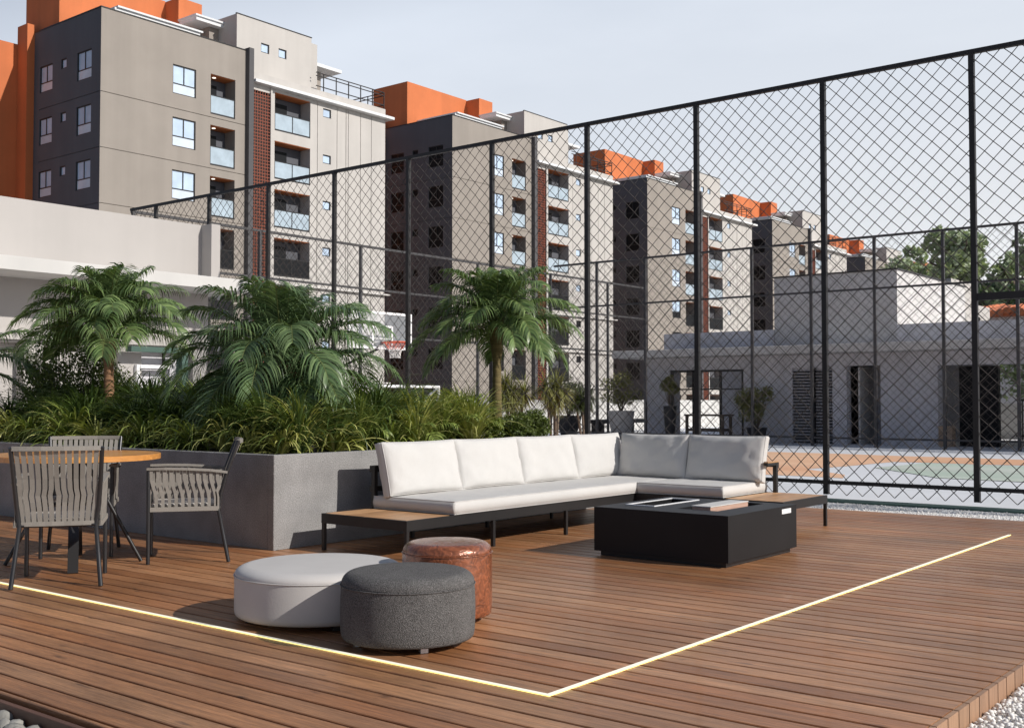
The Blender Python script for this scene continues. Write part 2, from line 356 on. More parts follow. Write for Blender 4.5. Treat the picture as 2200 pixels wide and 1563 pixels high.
# -------------------------------- deck
DX0, DX1, DY0, DY1 = 2.10, 10.92, 1.26, 15.2
rnd = random.Random(4)
m = MB()
P0 = .1235; n_b = int((DX1-DX0)/P0)
x = DX0
prof_gap = .0074
edges = [DX0, DX0+.034]
while edges[-1]+P0 < DX1: edges.append(edges[-1]+P0)
edges.append(DX1)
for i in range(len(edges)-1):
    a, b = edges[i]+prof_gap, edges[i+1]-prof_gap
    if b-a < .01: continue
    y = DY0; first = True
    # butt joints along each board
    while y < DY1:
        ln = rnd.uniform(5.5, 9.) if not first else rnd.uniform(3., 9.)
        y2 = min(DY1, y+ln); c = .003; dz = rnd.uniform(-.0006, .0006)
        m.add([(a,y,-.03),(a,y,dz-c),(a+c,y,dz),(b-c,y,dz),(b,y,dz-c),(b,y,-.03),
               (a,y2,-.03),(a,y2,dz-c),(a+c,y2,dz),(b-c,y2,dz),(b,y2,dz-c),(b,y2,-.03)],
              [(0,6,7,1),(1,7,8,2),(2,8,9,3),(3,9,10,4),(4,10,11,5),(0,1,2,3,4,5),(6,11,10,9,8,7)])
        y = y2+.0025; first = False
deck = structure(m, 'deck', 'deck')
m = MB(); m.box(DX0+.03, DX1-.03, DY0+.03, DY1, -.09, -.0305); m.build('deck_frame', 'deck_under', deck)
m = MB()
for i in range(len(edges)-1):            # end pieces folded down over the right edge of the deck
    a, b = edges[i]+.0045, edges[i+1]-.0045
    if b-a > .01: m.box(a, b, DY0-.022, DY0-.003, -.085, -.0012)
m.build('fascia', 'fascia', deck)
m = MB(); m.box(DX0-.035, DX0-.012, DY0-.02, DY1, -.085, -.012, .002); m.build('fascia', 'fascia_front', deck)
m = MB(); m.box(DX1+.004, DX1+.026, DY0-.02, 6.3, -.085, -.004, .002); m.build('fascia', 'fascia_front', deck)

# -------------------------------- pebbles
def ico():
    t = (1+5**.5)/2
    v = [(-1,t,0),(1,t,0),(-1,-t,0),(1,-t,0),(0,-1,t),(0,1,t),(0,-1,-t),(0,1,-t),(t,0,-1),(t,0,1),(-t,0,-1),(-t,0,1)]
    v = [Vector(p).normalized() for p in v]
    f = [(0,11,5),(0,5,1),(0,1,7),(0,7,10),(0,10,11),(1,5,9),(5,11,4),(11,10,2),(10,7,6),(7,1,8),(3,9,4),(3,4,2),(3,2,6),(3,6,8),(3,8,9),(4,9,5),(2,4,11),(6,2,10),(8,6,7),(9,8,1)]
    return v, f
def ico2():
    v, f = ico(); v = list(v); c = {}; g = []
    def mid(a, b):
        k = (min(a,b), max(a,b))
        if k not in c: c[k] = len(v); v.append(((v[a]+v[b])/2).normalized())
        return c[k]
    for a, b, d in f:
        x_, y_, z_ = mid(a,b), mid(b,d), mid(d,a); g += [(a,x_,z_),(b,y_,x_),(d,z_,y_),(x_,y_,z_)]
    return v, g
ICO, ICO2 = ico(), ico2()
def stones(mb, pts, rmin, rmax, z, hi=True, seed=1, flat=.7):
    rn = random.Random(seed); V, F = ICO2 if hi else ICO
    for (x_, y_) in pts:
        r = rn.uniform(rmin, rmax); sx, sy, sz = r*rn.uniform(.8, 1.25), r*rn.uniform(.7, 1.05), r*flat*rn.uniform(.8, 1.1)
        rot = Matrix.Rotation(rn.uniform(0, 6.28), 3, 'Z') @ Matrix.Rotation(rn.uniform(-.5, .5), 3, 'X')
        off = rn.uniform(0, 50); zz = z+rn.uniform(0, r*.7)
        mb.add([rot @ Vector((p.x*sx*(1+.18*math.sin(off+3*p.y)), p.y*sy*(1+.15*math.sin(off*2+4*p.z)), p.z*sz)) + Vector((x_, y_, zz)) for p in V], F, True)
rn = random.Random(9); m = MB()
stones(m, [(rn.uniform(3.0, 6.3), DY0-.03-rn.random()**1.2*1.35) for _ in range(16000)], .0085, .0135, G-.004, False, 3)
stones(m, [(rn.uniform(3.0, 6.3), DY0-.045-rn.random()*1.3) for _ in range(5000)], .009, .013, G+.010, False, 13)
tag(m.build('white_pebbles', 'pebble'), 'loose bed of white pebbles beside the right edge of the deck', 'pebbles', kind='stuff')
m = MB()
stones(m, [(rn.uniform(10.96, 12.5), rn.uniform(-1.5, 6.5)) for _ in range(9000)], .006, .011, G-.008, False, 5)
tag(m.build('white_pebbles', 'pebble'), 'strip of pale gravel between the deck and the green kerb', 'pebbles', kind='stuff')
# stone paving and rough stone edge at front-left corner
m = MB(); rn = random.Random(21)
yy = 2.4
while yy < 6.5:
    l = rn.uniform(.22, .4); xx = 1.2
    while xx < 1.90:
        wd = rn.uniform(.2, .32); m.box(xx+.006, min(xx+wd, 1.92)-.006, yy+.006, yy+l-.006, -.12, -.068+rn.uniform(0, .004), .006); xx += wd
    yy += l
structure(m, 'stone_path', 'paving')
m = MB(); stones(m, [(rn.uniform(1.95, 2.045), y_*.028+2.6) for y_ in range(130)], .028, .045, -.085, True, 8, .9)
tag(m.build('rubble_edging', 'rubble'), 'broken grey rubble packed under the front edge of the deck', 'rubble', kind='stuff')

# -------------------------------- LED strip in the deck
def led():
    t = thing('floor_light_strip', 'thin glowing white L-shaped light line set in the wooden deck', 'floor light', (3.36, 2.50, 0))
    wd = .011; h = .0045; X0, Y0 = 3.36, 2.50
    a = MB()
    a.add([(X0-wd,Y0-wd,h),(9.70,Y0-wd,h),(9.70,Y0+wd,h),(X0+wd,Y0+wd,h)], [(0,1,2,3)])
    a.add([(X0-wd,Y0-wd,h),(X0+wd,Y0+wd,h),(X0+wd,14.6,h),(X0-wd,14.6,h)], [(0,1,2,3)])
    a.build('diffuser', 'led', t)
    b = MB()
    loop = [(X0-wd,14.6),(X0-wd,Y0-wd),(9.70,Y0-wd),(9.70,Y0+wd),(X0+wd,Y0+wd),(X0+wd,14.6)]
    for i in range(5):
        p, q = loop[i], loop[i+1]; b.add([(p[0],p[1],.0008),(q[0],q[1],.0008),(q[0],q[1],h),(p[0],p[1],h)], [(0,1,2,3)])
    b.build('flank', 'led_side', t)
led()

# ================================================================ PLANTER
PX0, PX1, PY0, PY1, PH = 5.32, 9.75, 6.47, 14.3, .70
t = thing('planter', 'long raised speckled concrete planter box filled with palms and grasses', 'planter', (PX0, PY0, 0))
m = MB(); tk = .07
m.cbox(PX0, PX1, PY0, PY0+tk, .002, PH, .004)
m.cbox(PX0, PX0+tk, PY0+tk, PY1, .002, PH, .004)
m.cbox(PX1-tk, PX1, PY0+tk, PY1, .002, PH-.001, .004)
m.cbox(PX0+tk, PX1-tk, PY1-tk, PY1, .002, PH-.002, .004)
m.build('wall', 'concrete', t)
m = MB(); N = 24
vs_ = []
for i in range(N+1):
    for j in range(N+1):
        x_ = PX0+tk+(PX1-PX0-2*tk)*i/N; y_ = PY0+tk+(PY1-PY0-2*tk)*j/N
        vs_.append((x_, y_, .62+.03*mnoise.noise(Vector((x_*2, y_*2, 0)))))
m.add(vs_, [(i*(N+1)+j, (i+1)*(N+1)+j, (i+1)*(N+1)+j+1, i*(N+1)+j+1) for i in range(N) for j in range(N)])
m.build('soil', 'soil', t)

# ================================================================ SOFA
def cushion(mb, c, ux, uy, uz, W, H, T, seed=0, edge=.45, nx=26, ny=20, pinch=.03, wr=.004, pipe=0):
    """puffed cushion: centre c, face axes ux (W) uy (H), thickness axis uz (T)"""
    ux, uy, uz, c = Vector(ux), Vector(uy), Vector(uz), Vector(c)
    vs_ = []
    def pt(u, v, s_):
        k = max(0, 1-abs(u)**5)**.5*max(0, 1-abs(v)**5)**.5
        th = T/2*(edge+(1-edge)*k)
        x_ = u*(1-pinch*(1-v*v)*.5*abs(u)**3)*W/2; y_ = v*(1-pinch*(1-u*u)*abs(v)**3)*H/2
        q = Vector((x_*9, y_*9, seed*7.3+s_)); wv = mnoise.noise(q)*wr+mnoise.noise(q*2.7)*wr*.5
        # creases radiating from the corners
        cr = math.sin(18*math.atan2(1.05-abs(v), 1.05-abs(u)))*wr*.9*(abs(u)*abs(v))**2
        return c+ux*x_+uy*y_+uz*(s_*(th+(wv+cr)*k**.3))
    def g(i, n): 
        a = -1+2*i/n; return math.sin(a*math.pi/2)*.55+a*.45
    for s_ in (1, -1):
        base = len(vs_)
        for i in range(nx+1):
            for j in range(ny+1): vs_.append(pt(g(i, nx), g(j, ny), s_))
    n1 = (nx+1)*(ny+1); fs = []
    idx = lambda i, j: i*(ny+1)+j
    for i in range(nx):
        for j in range(ny):
            fs.append((idx(i,j), idx(i+1,j), idx(i+1,j+1), idx(i,j+1)))
            fs.append((n1+idx(i,j), n1+idx(i,j+1), n1+idx(i+1,j+1), n1+idx(i+1,j)))
    rim = [idx(i,0) for i in range(nx)]+[idx(nx,j) for j in range(ny)]+[idx(i,ny) for i in range(nx,0,-1)]+[idx(0,j) for j in range(ny,0,-1)]
    # bulged side gusset
    mids = []
    for q in rim:
        p = (vs_[q]+vs_[n1+q])/2; d = (p-c); d = d-uz*d.dot(uz); mids.append(len(vs_)); vs_.append(p+d.normalized()*.010)
    R_ = len(rim)
    for k in range(R_):
        k2 = (k+1) % R_
        fs.append((rim[k2], rim[k], mids[k], mids[k2])); fs.append((mids[k2], mids[k], n1+rim[k], n1+rim[k2]))
    mb.add(vs_, fs, True)
    if pipe:
        for o_ in (0, n1): q_ = [vs_[o_+i] for i in rim]; mb.tube(q_+[q_[0]], pipe, 5, cap=False)

def sofa():
    t = thing('corner_sofa', 'long L-shaped sofa with off-white cushions on a low black frame with wooden end shelves', 'sofa', (5.55, 5.35, 0))
    X0, X1, Y0, Y1, W0, YW, Z0, Z1 = 5.56, 9.40, 5.35, 6.22, 8.50, 3.93, .200, .272
    f = MB(); k = .022
    for a, b in (((X0,Y0),(W0,Y0)), ((W0,Y0),(W0,YW)), ((W0,YW),(X1,YW)), ((X1,YW),(X1,Y1)), ((X1,Y1),(X0,Y1)), ((X0,Y1),(X0,Y0))):
        x0, x1, y0, y1 = min(a[0],b[0]), max(a[0],b[0]), min(a[1],b[1]), max(a[1],b[1])
        if x0 == x1:
            s_ = k if a[0] in (X0, W0) else -k
            f.box(min(x0, x0+s_), max(x0, x0+s_), y0+k if y0 != Y0 or x0 != W0 else y0+k, y1-(k if y1 != Y0 else -k), Z0, Z1-.001)
        else:
            s_ = k if y0 in (Y0, YW) else -k
            f.box(x0, x1, min(y0, y0+s_), max(y0, y0+s_), Z0, Z1)
    f.box(X0+k, X1-k, Y0+k, Y1-k, Z0+.028, Z1-.014)      # support deck under the cushions
    f.box(W0+k, X1-k, YW+k, Y0+k-.001, Z0+.028, Z1-.014)
    f.build('frame', 'black_metal', t)
    for (x_, y_) in [(X0,Y0),(6.50,Y0),(7.44,Y0),(8.38,Y0),(X0,Y1-.03),(6.50,Y1-.03),(7.44,Y1-.03),(8.38,Y1-.03),(X1-.03,Y1-.03),(W0+.002,4.42),(W0+.002,YW),(X1-.03,YW),(X1-.03,4.95)]:
        l = MB(); l.cbox(x_+.001, x_+.029, y_+.001, y_+.029, .002, Z0, .002); l.build('leg', 'black_metal', t)
    def shelf(x0, x1, y0, y1, ax):
        p = MB(); n_ = 4
        for i in range(n_):
            if ax == 'y': a = y0+(y1-y0)*i/n_; p.cbox(x0, x1, a+.002, a+(y1-y0)/n_-.002, Z1-.013, Z1+.001, .0015)
            else: a = x0+(x1-x0)*i/n_; p.cbox(a+.002, a+(x1-x0)/n_-.002, y0, y1, Z1-.013, Z1+.001, .0015)
        p.build('wood_shelf', 'teak', t)
    shelf(X0+k, 6.03, Y0+k, Y1-k, 'y'); shelf(W0+k, X1-k, YW+k, 4.47, 'y')
    # back rails
    b = MB()
    zt = .60
    for x_ in (6.05, 7.1, 8.2): b.box(x_, x_+.035, Y1-.055, Y1-.022, Z1, zt)
    b.box(6.05, X1, Y1-.021, Y1-.001, zt-.05, zt)
    b.box(6.05, X1, Y1-.021, Y1-.001, .40, .44)
    for y_ in (4.385, 5.2): b.box(X1-.055, X1-.022, y_, y_+.035, Z1, .545)
    b.box(X1-.021, X1-.001, 4.385, Y1-.03, .50, .545)
    b.build('back_frame', 'black_metal', t)
    a = MB(); a.box(9.17, X1-.024, 4.382, 4.423, .5455, .556); a.build('arm_cap', 'teak', t)
    ar = MB(); ar.box(9.17, X1-.056, 4.386, 4.419, .52, .545); ar.build('arm_bracket', 'black_metal', t)
    # seats
    zc = (Z1+.372)/2+.001; th = .372-Z1+.006
    s1 = MB(); cushion(s1, ((6.05+9.36)/2, (5.345+6.17)/2, zc), (1,0,0), (0,1,0), (0,0,1), 9.36-6.05, 6.17-5.345, th, 1, edge=.86, nx=60, ny=24, pinch=0, wr=.004, pipe=.0028)
    s1.build('seat_cushion', 'sofa', t)
    s2 = MB(); cushion(s2, ((8.52+9.36)/2, (4.49+5.338)/2, zc), (1,0,0), (0,1,0), (0,0,1), 9.36-8.52, 5.338-4.49, th, 2, edge=.86, nx=30, ny=30, pinch=0, wr=.004, pipe=.0028)
    s2.build('seat_cushion', 'sofa', t)
    # backs
    H_ = .415; lean = R(14)
    for i in range(4):
        w_ = .825; xc = 6.035+w_*(i+.5)
        c = MB(); up = Vector((0, math.sin(lean), math.cos(lean))); nn = Vector((0, -math.cos(lean), math.sin(lean)))
        base = Vector((xc, 6.01, .368)); cushion(c, base+up*H_/2+Vector((0,0,.002)), (1,0,0), up, nn, w_+.002, H_, .17, 3+i, edge=.42, pinch=.035, wr=.010, pipe=.0034)
        c.build('back_cushion', 'sofa', t)
    for i in range(2):
        w_ = .765; yc = 5.965-w_*(i+.5)
        c = MB(); tw = R(-2 if i == 0 else 1.5)
        side = Vector((math.sin(tw), -math.cos(tw), 0)); lean2 = R(13)
        up = Vector((math.sin(lean2), 0, math.cos(lean2))); nn = side.cross(up) * -1
        if nn.x > 0: nn = -nn
        base = Vector((9.17, yc, .368)); cushion(c, base+up*H_/2+Vector((0,0,.002)), side, up, nn, w_+.004, H_, .165, 11+i, edge=.42, pinch=.045, wr=.015, pipe=.0034)
        c.build('back_cushion', 'sofa', t)
sofa()

# ================================================================ FIRE TABLE
def fire_table():
    X0, X1, Y0, Y1, Z0, Z1 = 6.60, 7.66, 3.44, 4.50, .036, .345
    t = thing('fire_table', 'low square matt black table with two rectangular openings in its top', 'table', (X0, Y0, 0))
    b = MB()
    h1 = (6.87, 7.50, 4.17, 4.385); h2 = (6.85, 7.57, 3.65, 3.965)
    xs = [X0, 6.85, 6.87, 7.50, 7.57, X1]; ys = [Y0, 3.65, 3.965, 4.17, 4.385, Y1]
    for i in range(5):
        for j in range(5):
            xc, yc = (xs[i]+xs[i+1])/2, (ys[j]+ys[j+1])/2
            if any(h[0] < xc < h[1] and h[2] < yc < h[3] for h in (h1, h2)): continue
            b.add([(xs[i],ys[j],Z1),(xs[i+1],ys[j],Z1),(xs[i+1],ys[j+1],Z1),(xs[i],ys[j+1],Z1)], [(0,1,2,3)])
    for h, dep in ((h1, .07), (h2, .11)):
        b.add([(h[0],h[2],Z1),(h[1],h[2],Z1),(h[1],h[3],Z1),(h[0],h[3],Z1),(h[0],h[2],Z1-dep),(h[1],h[2],Z1-dep),(h[1],h[3],Z1-dep),(h[0],h[3],Z1-dep)],
              [(0,4,5,1),(1,5,6,2),(2,6,7,3),(3,7,4,0),(4,7,6,5)])
    b.add([(X0,Y0,Z0),(X1,Y0,Z0),(X1,Y1,Z0),(X0,Y1,Z0),(X0,Y0,Z1),(X1,Y0,Z1),(X1,Y1,Z1),(X0,Y1,Z1)], [(0,3,2,1),(0,1,5,4),(1,2,6,5),(2,3,7,6),(3,0,4,7)])
    b.build('body', 'fire_black', t)
    p = MB(); p.box(X0+.035, X1-.035, Y0+.035, Y1-.035, .001, Z0); p.build('plinth', 'black_metal', t)
    fr = MB(); w_ = .014
    fr.box(h1[0]-w_, h1[1]+w_, h1[2]-w_, h1[2]+.002, Z1+.0005, Z1+.006); fr.box(h1[0]-w_, h1[1]+w_, h1[3]-.002, h1[3]+w_, Z1+.0005, Z1+.006)
    fr.box(h1[0]-w_, h1[0]+.002, h1[2]+.002, h1[3]-.002, Z1+.0005, Z1+.006); fr.box(h1[1]-.002, h1[1]+w_, h1[2]+.002, h1[3]-.002, Z1+.0005, Z1+.006)
    fr.build('burner_frame', 'white_steel', t)
    pl = MB(); pl.box(X1-.25, X1-.10, Y0-.004, Y0-.0005, Z1-.052, Z1-.018)
    pl.build('name_plate', 'white_steel', t)
    x = MB(); x.cbox(6.90, 7.47, 3.73, 3.875, Z1-.109, Z1+.016, .003)
    o = x.build('wooden_tray', 'tray', None, (6.9, 3.73, Z1-.109)); tag(o, 'narrow pale wooden tray with whitewashed lid in the front opening of the table', 'tray')
    lid = MB(); lid.cbox(6.897, 7.473, 3.727, 3.878, Z1+.0165, Z1+.023, .002); lid.build('lid', 'tray_lid', o)
M['tray'] = mat('pinkish_pale_wood', (.52, .33, .25), .6, var=.15, vscale=5, stretch=(1, 10, 10))
M['tray_lid'] = mat('whitewashed_wood', (.62, .60, .57), .5, var=.12, vscale=5, stretch=(1, 12, 10))
fire_table()

# ================================================================ POUFS
def pouf(name, label, c, Rr, h, m_, leg_m, seam_z, dome, bulge=.0):
    t = thing(name, label, 'pouf', (*c, 0), 'round poufs clustered on the deck')
    zb = .028; b = MB()
    prof = [(Rr*.90, zb), (Rr*.97, zb+.003), (Rr*.992, zb+.012)]
    for i in range(1, 12):
        s_ = i/11; prof.append((Rr*(1+bulge*math.sin(math.pi*s_)), zb+.012+(seam_z-zb-.014)*s_))
    b.lathe(prof, (*c, 0), 96); b.build('side', m_, t)
    s = MB(); prof = [(Rr-.003, seam_z)]
    rr = dome
    for i in range(0, 13):
        a = math.pi/2*i/12; prof.append((Rr-.001-rr*(1-math.cos(a)), seam_z+.004+(h-seam_z-.012)*math.sin(a)))
    for i in range(1, 9):
        q = 1-i/8; prof.append((max((Rr-rr)*q, .001), h-.008+.008*(1-q*q)))
    s.lathe(prof, (*c, 0), 96); s.build('seat', m_, t)
    p = MB(); pts = [(c[0]+(Rr+.0015)*math.cos(2*math.pi*k/96), c[1]+(Rr+.0015)*math.sin(2*math.pi*k/96), seam_z) for k in range(97)]
    p.tube(pts, .0032, 6, cap=False); p.build('piping', m_, t)
    for k in range(4):
        a = R(38.5+180+k*90+22); q = (c[0]+(Rr-.07)*math.cos(a), c[1]+(Rr-.07)*math.sin(a))
        l = MB(); l.bar((q[0], q[1], .002), (q[0], q[1], zb+.004), .034, .034, (math.cos(a), math.sin(a), 0)); l.build('foot', leg_m, t)
pouf('pouf', 'wide low pale grey leather pouf with a piped seam, left of the dark one', (3.846, 4.31), .425, .284, 'light_leather', 'black_metal', .230, .075)
pouf('pouf', 'charcoal woven fabric pouf, nearest of the three', (3.70, 3.55), .304, .336, 'grey_fabric', 'steel', .270, .06, .012)
pouf('pouf', 'small tall copper-brown crackled leather pouf behind the charcoal one', (4.213, 3.77), .226, .400, 'copper', 'bark', .338, .055, .008)

# ================================================================ CHAIRS AND ROUND TABLE
def make_chair():
    t = thing('dining_chair', '', 'chair', (0, 0, 0), 'strap-backed armchairs around the round table')
    W = .232
    def rear(s_): return [(-.275, s_*(W+.015), .002), (-.205, s_*(W-.02), .36), (-.225, s_*(W-.005), .48), (-.262, s_*(W+.006), .62), (-.335, s_*(W+.018), .828)]
    for s_ in (-1, 1):
        l = MB(); l.tube([(.25, s_*W, .002), (.25, s_*W, .30), (.252, s_*W, .632)], .0135, 10); l.build('leg', 'chair_metal', t)
        l = MB(); pr = rear(s_); l.tube([pr[0], ((pr[0][0]+pr[1][0])/2, (pr[0][1]+pr[1][1])/2, .18), pr[1], pr[2], pr[3], pr[4]], .0135, 10); l.build('leg', 'chair_metal', t)
        a = MB()                                   # arm: flat band
        path = [(.262, s_*W, .640), (.15, s_*(W+.010), .642), (0, s_*(W+.016), .638), (-.15, s_*(W+.012), .628), (-.262, s_*(W+.004), .612)]
        for i in range(4): a.bar(path[i], path[i+1], .040, .016)
        a.build('armrest', 'strap', t)
        p = MB(); n_ = 11                          # side straps, each bending sideways at mid height
        for i in range(n_):
            x0 = .222-i*.043; sh = -.022
            xt, xm, xb = x0+.012, x0-.004, x0+sh
            if xb < -.2: xb = -.2
            zs = [.632, .565, .52, .475, .44, .362]
            xs_ = [xt, xt-.002, xt-.014, xb+.006, xb, xb]
            for dlt, off in ((1, 0), ):
                pts = [(xs_[k_], s_*(W+.012-.006*(k_/5)), zs[k_]) for k_ in range(6)]
                for k_ in range(5): p.bar(pts[k_], pts[k_+1], .0215, .004, (0, s_, 0)) if False else p.add(
                    [(pts[k_][0]-.011, pts[k_][1]-s_*.002, pts[k_][2]), (pts[k_][0]+.011, pts[k_][1]-s_*.002, pts[k_][2]), (pts[k_+1][0]+.011, pts[k_+1][1]-s_*.002, pts[k_+1][2]), (pts[k_+1][0]-.011, pts[k_+1][1]-s_*.002, pts[k_+1][2]),
                     (pts[k_][0]-.011, pts[k_][1]+s_*.002, pts[k_][2]), (pts[k_][0]+.011, pts[k_][1]+s_*.002, pts[k_][2]), (pts[k_+1][0]+.011, pts[k_+1][1]+s_*.002, pts[k_+1][2]), (pts[k_+1][0]-.011, pts[k_+1][1]+s_*.002, pts[k_+1][2])],
                    [(0,1,2,3),(4,7,6,5),(0,3,7,4),(1,5,6,2)])
            # second layer leaning the other way
            pts = [(x0-.01, s_*(W+.004), .632), (x0-.01, s_*(W+.004), .55), (x0+.020, s_*(W+.003), .47), (x0+.020, s_*(W+.003), .362)]
            for k_ in range(3): p.strip(pts[k_:k_+2], [.016, .016], Vector((1, 0, 0)))
        p.bar((.24, s_*(W+.006), .368), (-.205, s_*(W+.006), .368), .020, .030)
        p.build('side_panel', 'strap', t)
    s = MB()
    s.tube([(.25, -W, .375), (.25, W, .375)], .012, 8)
    s.tube([(-.205, -W+.02, .362), (-.205, W-.02, .362)], .012, 8)
    for s_ in (-1, 1): s.tube([(.25, s_*W, .362), (-.205, s_*(W-.02), .358)], .011, 8)
    s.build('seat_frame', 'chair_metal', t)
    w = MB()
    for i in range(14): y_ = -.205+i*.0315; w.box(-.20, .245, y_-.012, y_+.012, .374, .379)
    w.build('seat', 'strap', t)
    c = MB(); cushion(c, (.02, 0, .394), (1,0,0), (0,1,0), (0,0,1), .42, .42, .030, 5, edge=.6, nx=12, ny=12, pinch=.02, wr=.001); c.build('seat_pad', 'chair_cushion', t)
    b = MB(); n_ = 13
    def back(u, z):                                # curved back surface
        f_ = (z-.36)/(.828-.36); x_ = -.205-.012*f_-.118*f_**1.6
        return Vector((x_-.030*(1-u*u)*(.35+.65*f_), u*(W-.022+.032*f_), z))
    for i in range(n_):
        u0 = -1+2*(i+.5)/n_
        zs = [.366, .45, .50, .54, .58, .64, .815]
        sh = .5/n_*(1 if u0 > 0 else -1)
        us_ = [u0+sh*.2, u0+sh*.2, u0+sh*.5, u0+sh*.9, u0, u0-sh*.3, u0-sh*.3]
        pts = [back(max(-.98, min(.98, us_[k_])), zs[k_]) for k_ in range(7)]
        for k_ in range(6):
            a, q = pts[k_], pts[k_+1]; d = Vector((0, .0133, 0)); e = Vector((.002, 0, 0))
            b.add([a-d-e, a+d-e, q+d-e, q-d-e, a-d+e, a+d+e, q+d+e, q-d+e], [(0,1,2,3),(4,7,6,5),(0,3,7,4),(1,5,6,2)])
    rail = [back(-1+2*k_/12, .822)+Vector((0, 0, 0)) for k_ in range(13)]
    for k_ in range(12): b.bar(rail[k_], rail[k_+1], .022, .026)
    railb = [back(-1+2*k_/12, .372) for k_ in range(13)]
    for k_ in range(12): b.bar(railb[k_], railb[k_+1], .016, .026)
    b.build('backrest', 'strap', t)
    return t
chair = make_chair(); index_children()
chair.location = (3.63, 6.41, 0); chair.rotation_euler[2] = R(54.5)
chair['label'] = 'grey strap-backed armchair seen from behind, its rear leg on the light line'
c2 = copy_tree(chair); c2.location = (4.685, 6.625, 0); c2.rotation_euler[2] = R(144); c2['label'] = 'grey strap-backed armchair seen side-on, right of the round table before the planter'
c3 = copy_tree(chair); c3.location = (4.37, 7.47, 0); c3.rotation_euler[2] = R(-126); c3['label'] = 'grey strap-backed armchair on the far side of the round table, mostly hidden'

def round_table():
    c = Vector((4.07, 7.03, 0)); Rr = .555
    t = thing('round_table', 'round honey-coloured wooden table on dark splayed legs', 'table', c)
    m = MB(); n_ = 7                               # boards clipped to a circle
    ang = R(30)
    for i in range(n_):
        a = -Rr+2*Rr*i/n_+(.0012 if i else 0); b = -Rr+2*Rr*(i+1)/n_-(.0012 if i < n_-1 else 0)
        top = []; K = 14
        for k in range(K+1): y_ = a+(b-a)*k/K; top.append((math.sqrt(max(Rr*Rr-y_*y_, 0)), y_))
        for k in range(K, -1, -1): y_ = a+(b-a)*k/K; top.append((-math.sqrt(max(Rr*Rr-y_*y_, 0)), y_))
        rt = [(c.x+p*math.cos(ang)-q*math.sin(ang), c.y+p*math.sin(ang)+q*math.cos(ang)) for p, q in top]
        L_ = len(rt); vs_ = [(p, q, .705) for p, q in rt]+[(p, q, .737) for p, q in rt]+[(c.x+(p-c.x)*.993, c.y+(q-c.y)*.993, .741) for p, q in rt]
        fs = [tuple(range(L_-1, -1, -1)), tuple(range(2*L_, 3*L_))]
        for k in range(L_): k2 = (k+1) % L_; fs += [(k, k2, L_+k2, L_+k), (L_+k, L_+k2, 2*L_+k2, 2*L_+k)]
        m.add(vs_, fs)
    m.build('tabletop', 'tabletop', t)
    m = MB(); m.lathe([(.05, .0), (.30, 0), (.30, .018), (.05, .018)], (c.x, c.y, .686), 32); m.build('support_plate', 'black_metal', t)
    for (fx, fy, kind) in ((4.41, 6.76, 0), (3.73, 7.3, 0), (3.82, 6.61, 1), (4.30, 7.38, 1)):
        d = Vector((fx, fy, 0))-c; top = c+d*.16+Vector((0, 0, .686)); l = MB()
        if kind == 0: l.tube([(fx, fy, .004), tuple(top)], .013, 10)
        else: l.bar((fx, fy, .003), tuple(top), .065, .012, tuple(d.normalized()))
        l.build('leg', 'black_metal' if kind == 0 else 'chair_metal', t)
round_table()

# ================================================================ CHAIN LINK FENCES
def net(mb, axis, pos, u0, u1, z0, z1, p=.096, r=.0055, seed=0, skip=None):
    n = int(round((u1-u0)/p)); k = int(round((z1-z0)/p)); pu = (u1-u0)/n; pz = (z1-z0)/k
    for i in range(n):
        pts = []
        for j in range(k+1):
            q = i+((j+i) % 2); u = u0+q*pu; z = z0+j*pz
            wv = mnoise.noise(Vector((u*.9, z*.9, seed)))*.016+mnoise.noise(Vector((u*5, z*5, seed+9)))*.007
            wz = mnoise.noise(Vector((u*1.1, z*1.1, seed+20)))*.014+mnoise.noise(Vector((u*5, z*5, seed+31)))*.006
            e = 1 if 0 < j < k else 0
            pts.append((u+wv*e, z+wz*e, (.003 if j % 2 else -.003)))
        vs_ = []
        for (u, z, d) in pts:
            if axis == 'x': vs_ += [(pos+d-r, u, z), (pos+d, u-r*1.3, z), (pos+d+r, u, z), (pos+d, u+r*1.3, z)]
            else: vs_ += [(u, pos+d-r, z), (u+r*1.3, pos+d, z), (u, pos+d+r, z), (u-r*1.3, pos+d, z)]
        fs = []
        for j in range(k):
            for q in range(4): fs.append((j*4+q, j*4+(q+1) % 4, j*4+4+(q+1) % 4, j*4+4+q))
        mb.add(vs_, fs, True)
M['fence_grey'] = mat('grey_fence_steel', (.050, .048, .050), .5, var=.2, vscale=6)
def fence(label, axis, pos, posts, u0, u1, z0, zt, rails, pw=.06, rw=.05, wire='wire', mesh_lo=None, wr=.0044, base=None, fm='fence_grey'):
    loc = (pos, u0, base or z0) if axis == 'x' else (u0, pos, base or z0)
    t = thing('chain_link_fence', label, 'fence', loc)
    def bx(mb, ua, ub, d, za, zb):
        if axis == 'x': mb.box(pos-d, pos+d, ua, ub, za, zb)
        else: mb.box(ua, ub, pos-d, pos+d, za, zb)
    for u in posts:
        m = MB(); bx(m, u-pw/2, u+pw/2, pw/2, z0, zt-rw*.5-.002); m.build('post', fm, t)
    m = MB(); bx(m, u0, u1, rw*.55, zt-rw, zt); m.build('top_rail', fm, t)
    for z in rails:
        m = MB(); bx(m, u0, u1, rw*.42, z-rw*.45, z+rw*.45); m.build('rail', fm, t)
    m = MB(); net(m, axis, pos, u0, u1, mesh_lo if mesh_lo is not None else z0+.03, zt-rw*.6, r=wr, seed=pos); m.build('wire_mesh', wire, t)
    return t
FX = 12.95
front_posts = [3.67+1.755*k for k in range(-2, 10)]
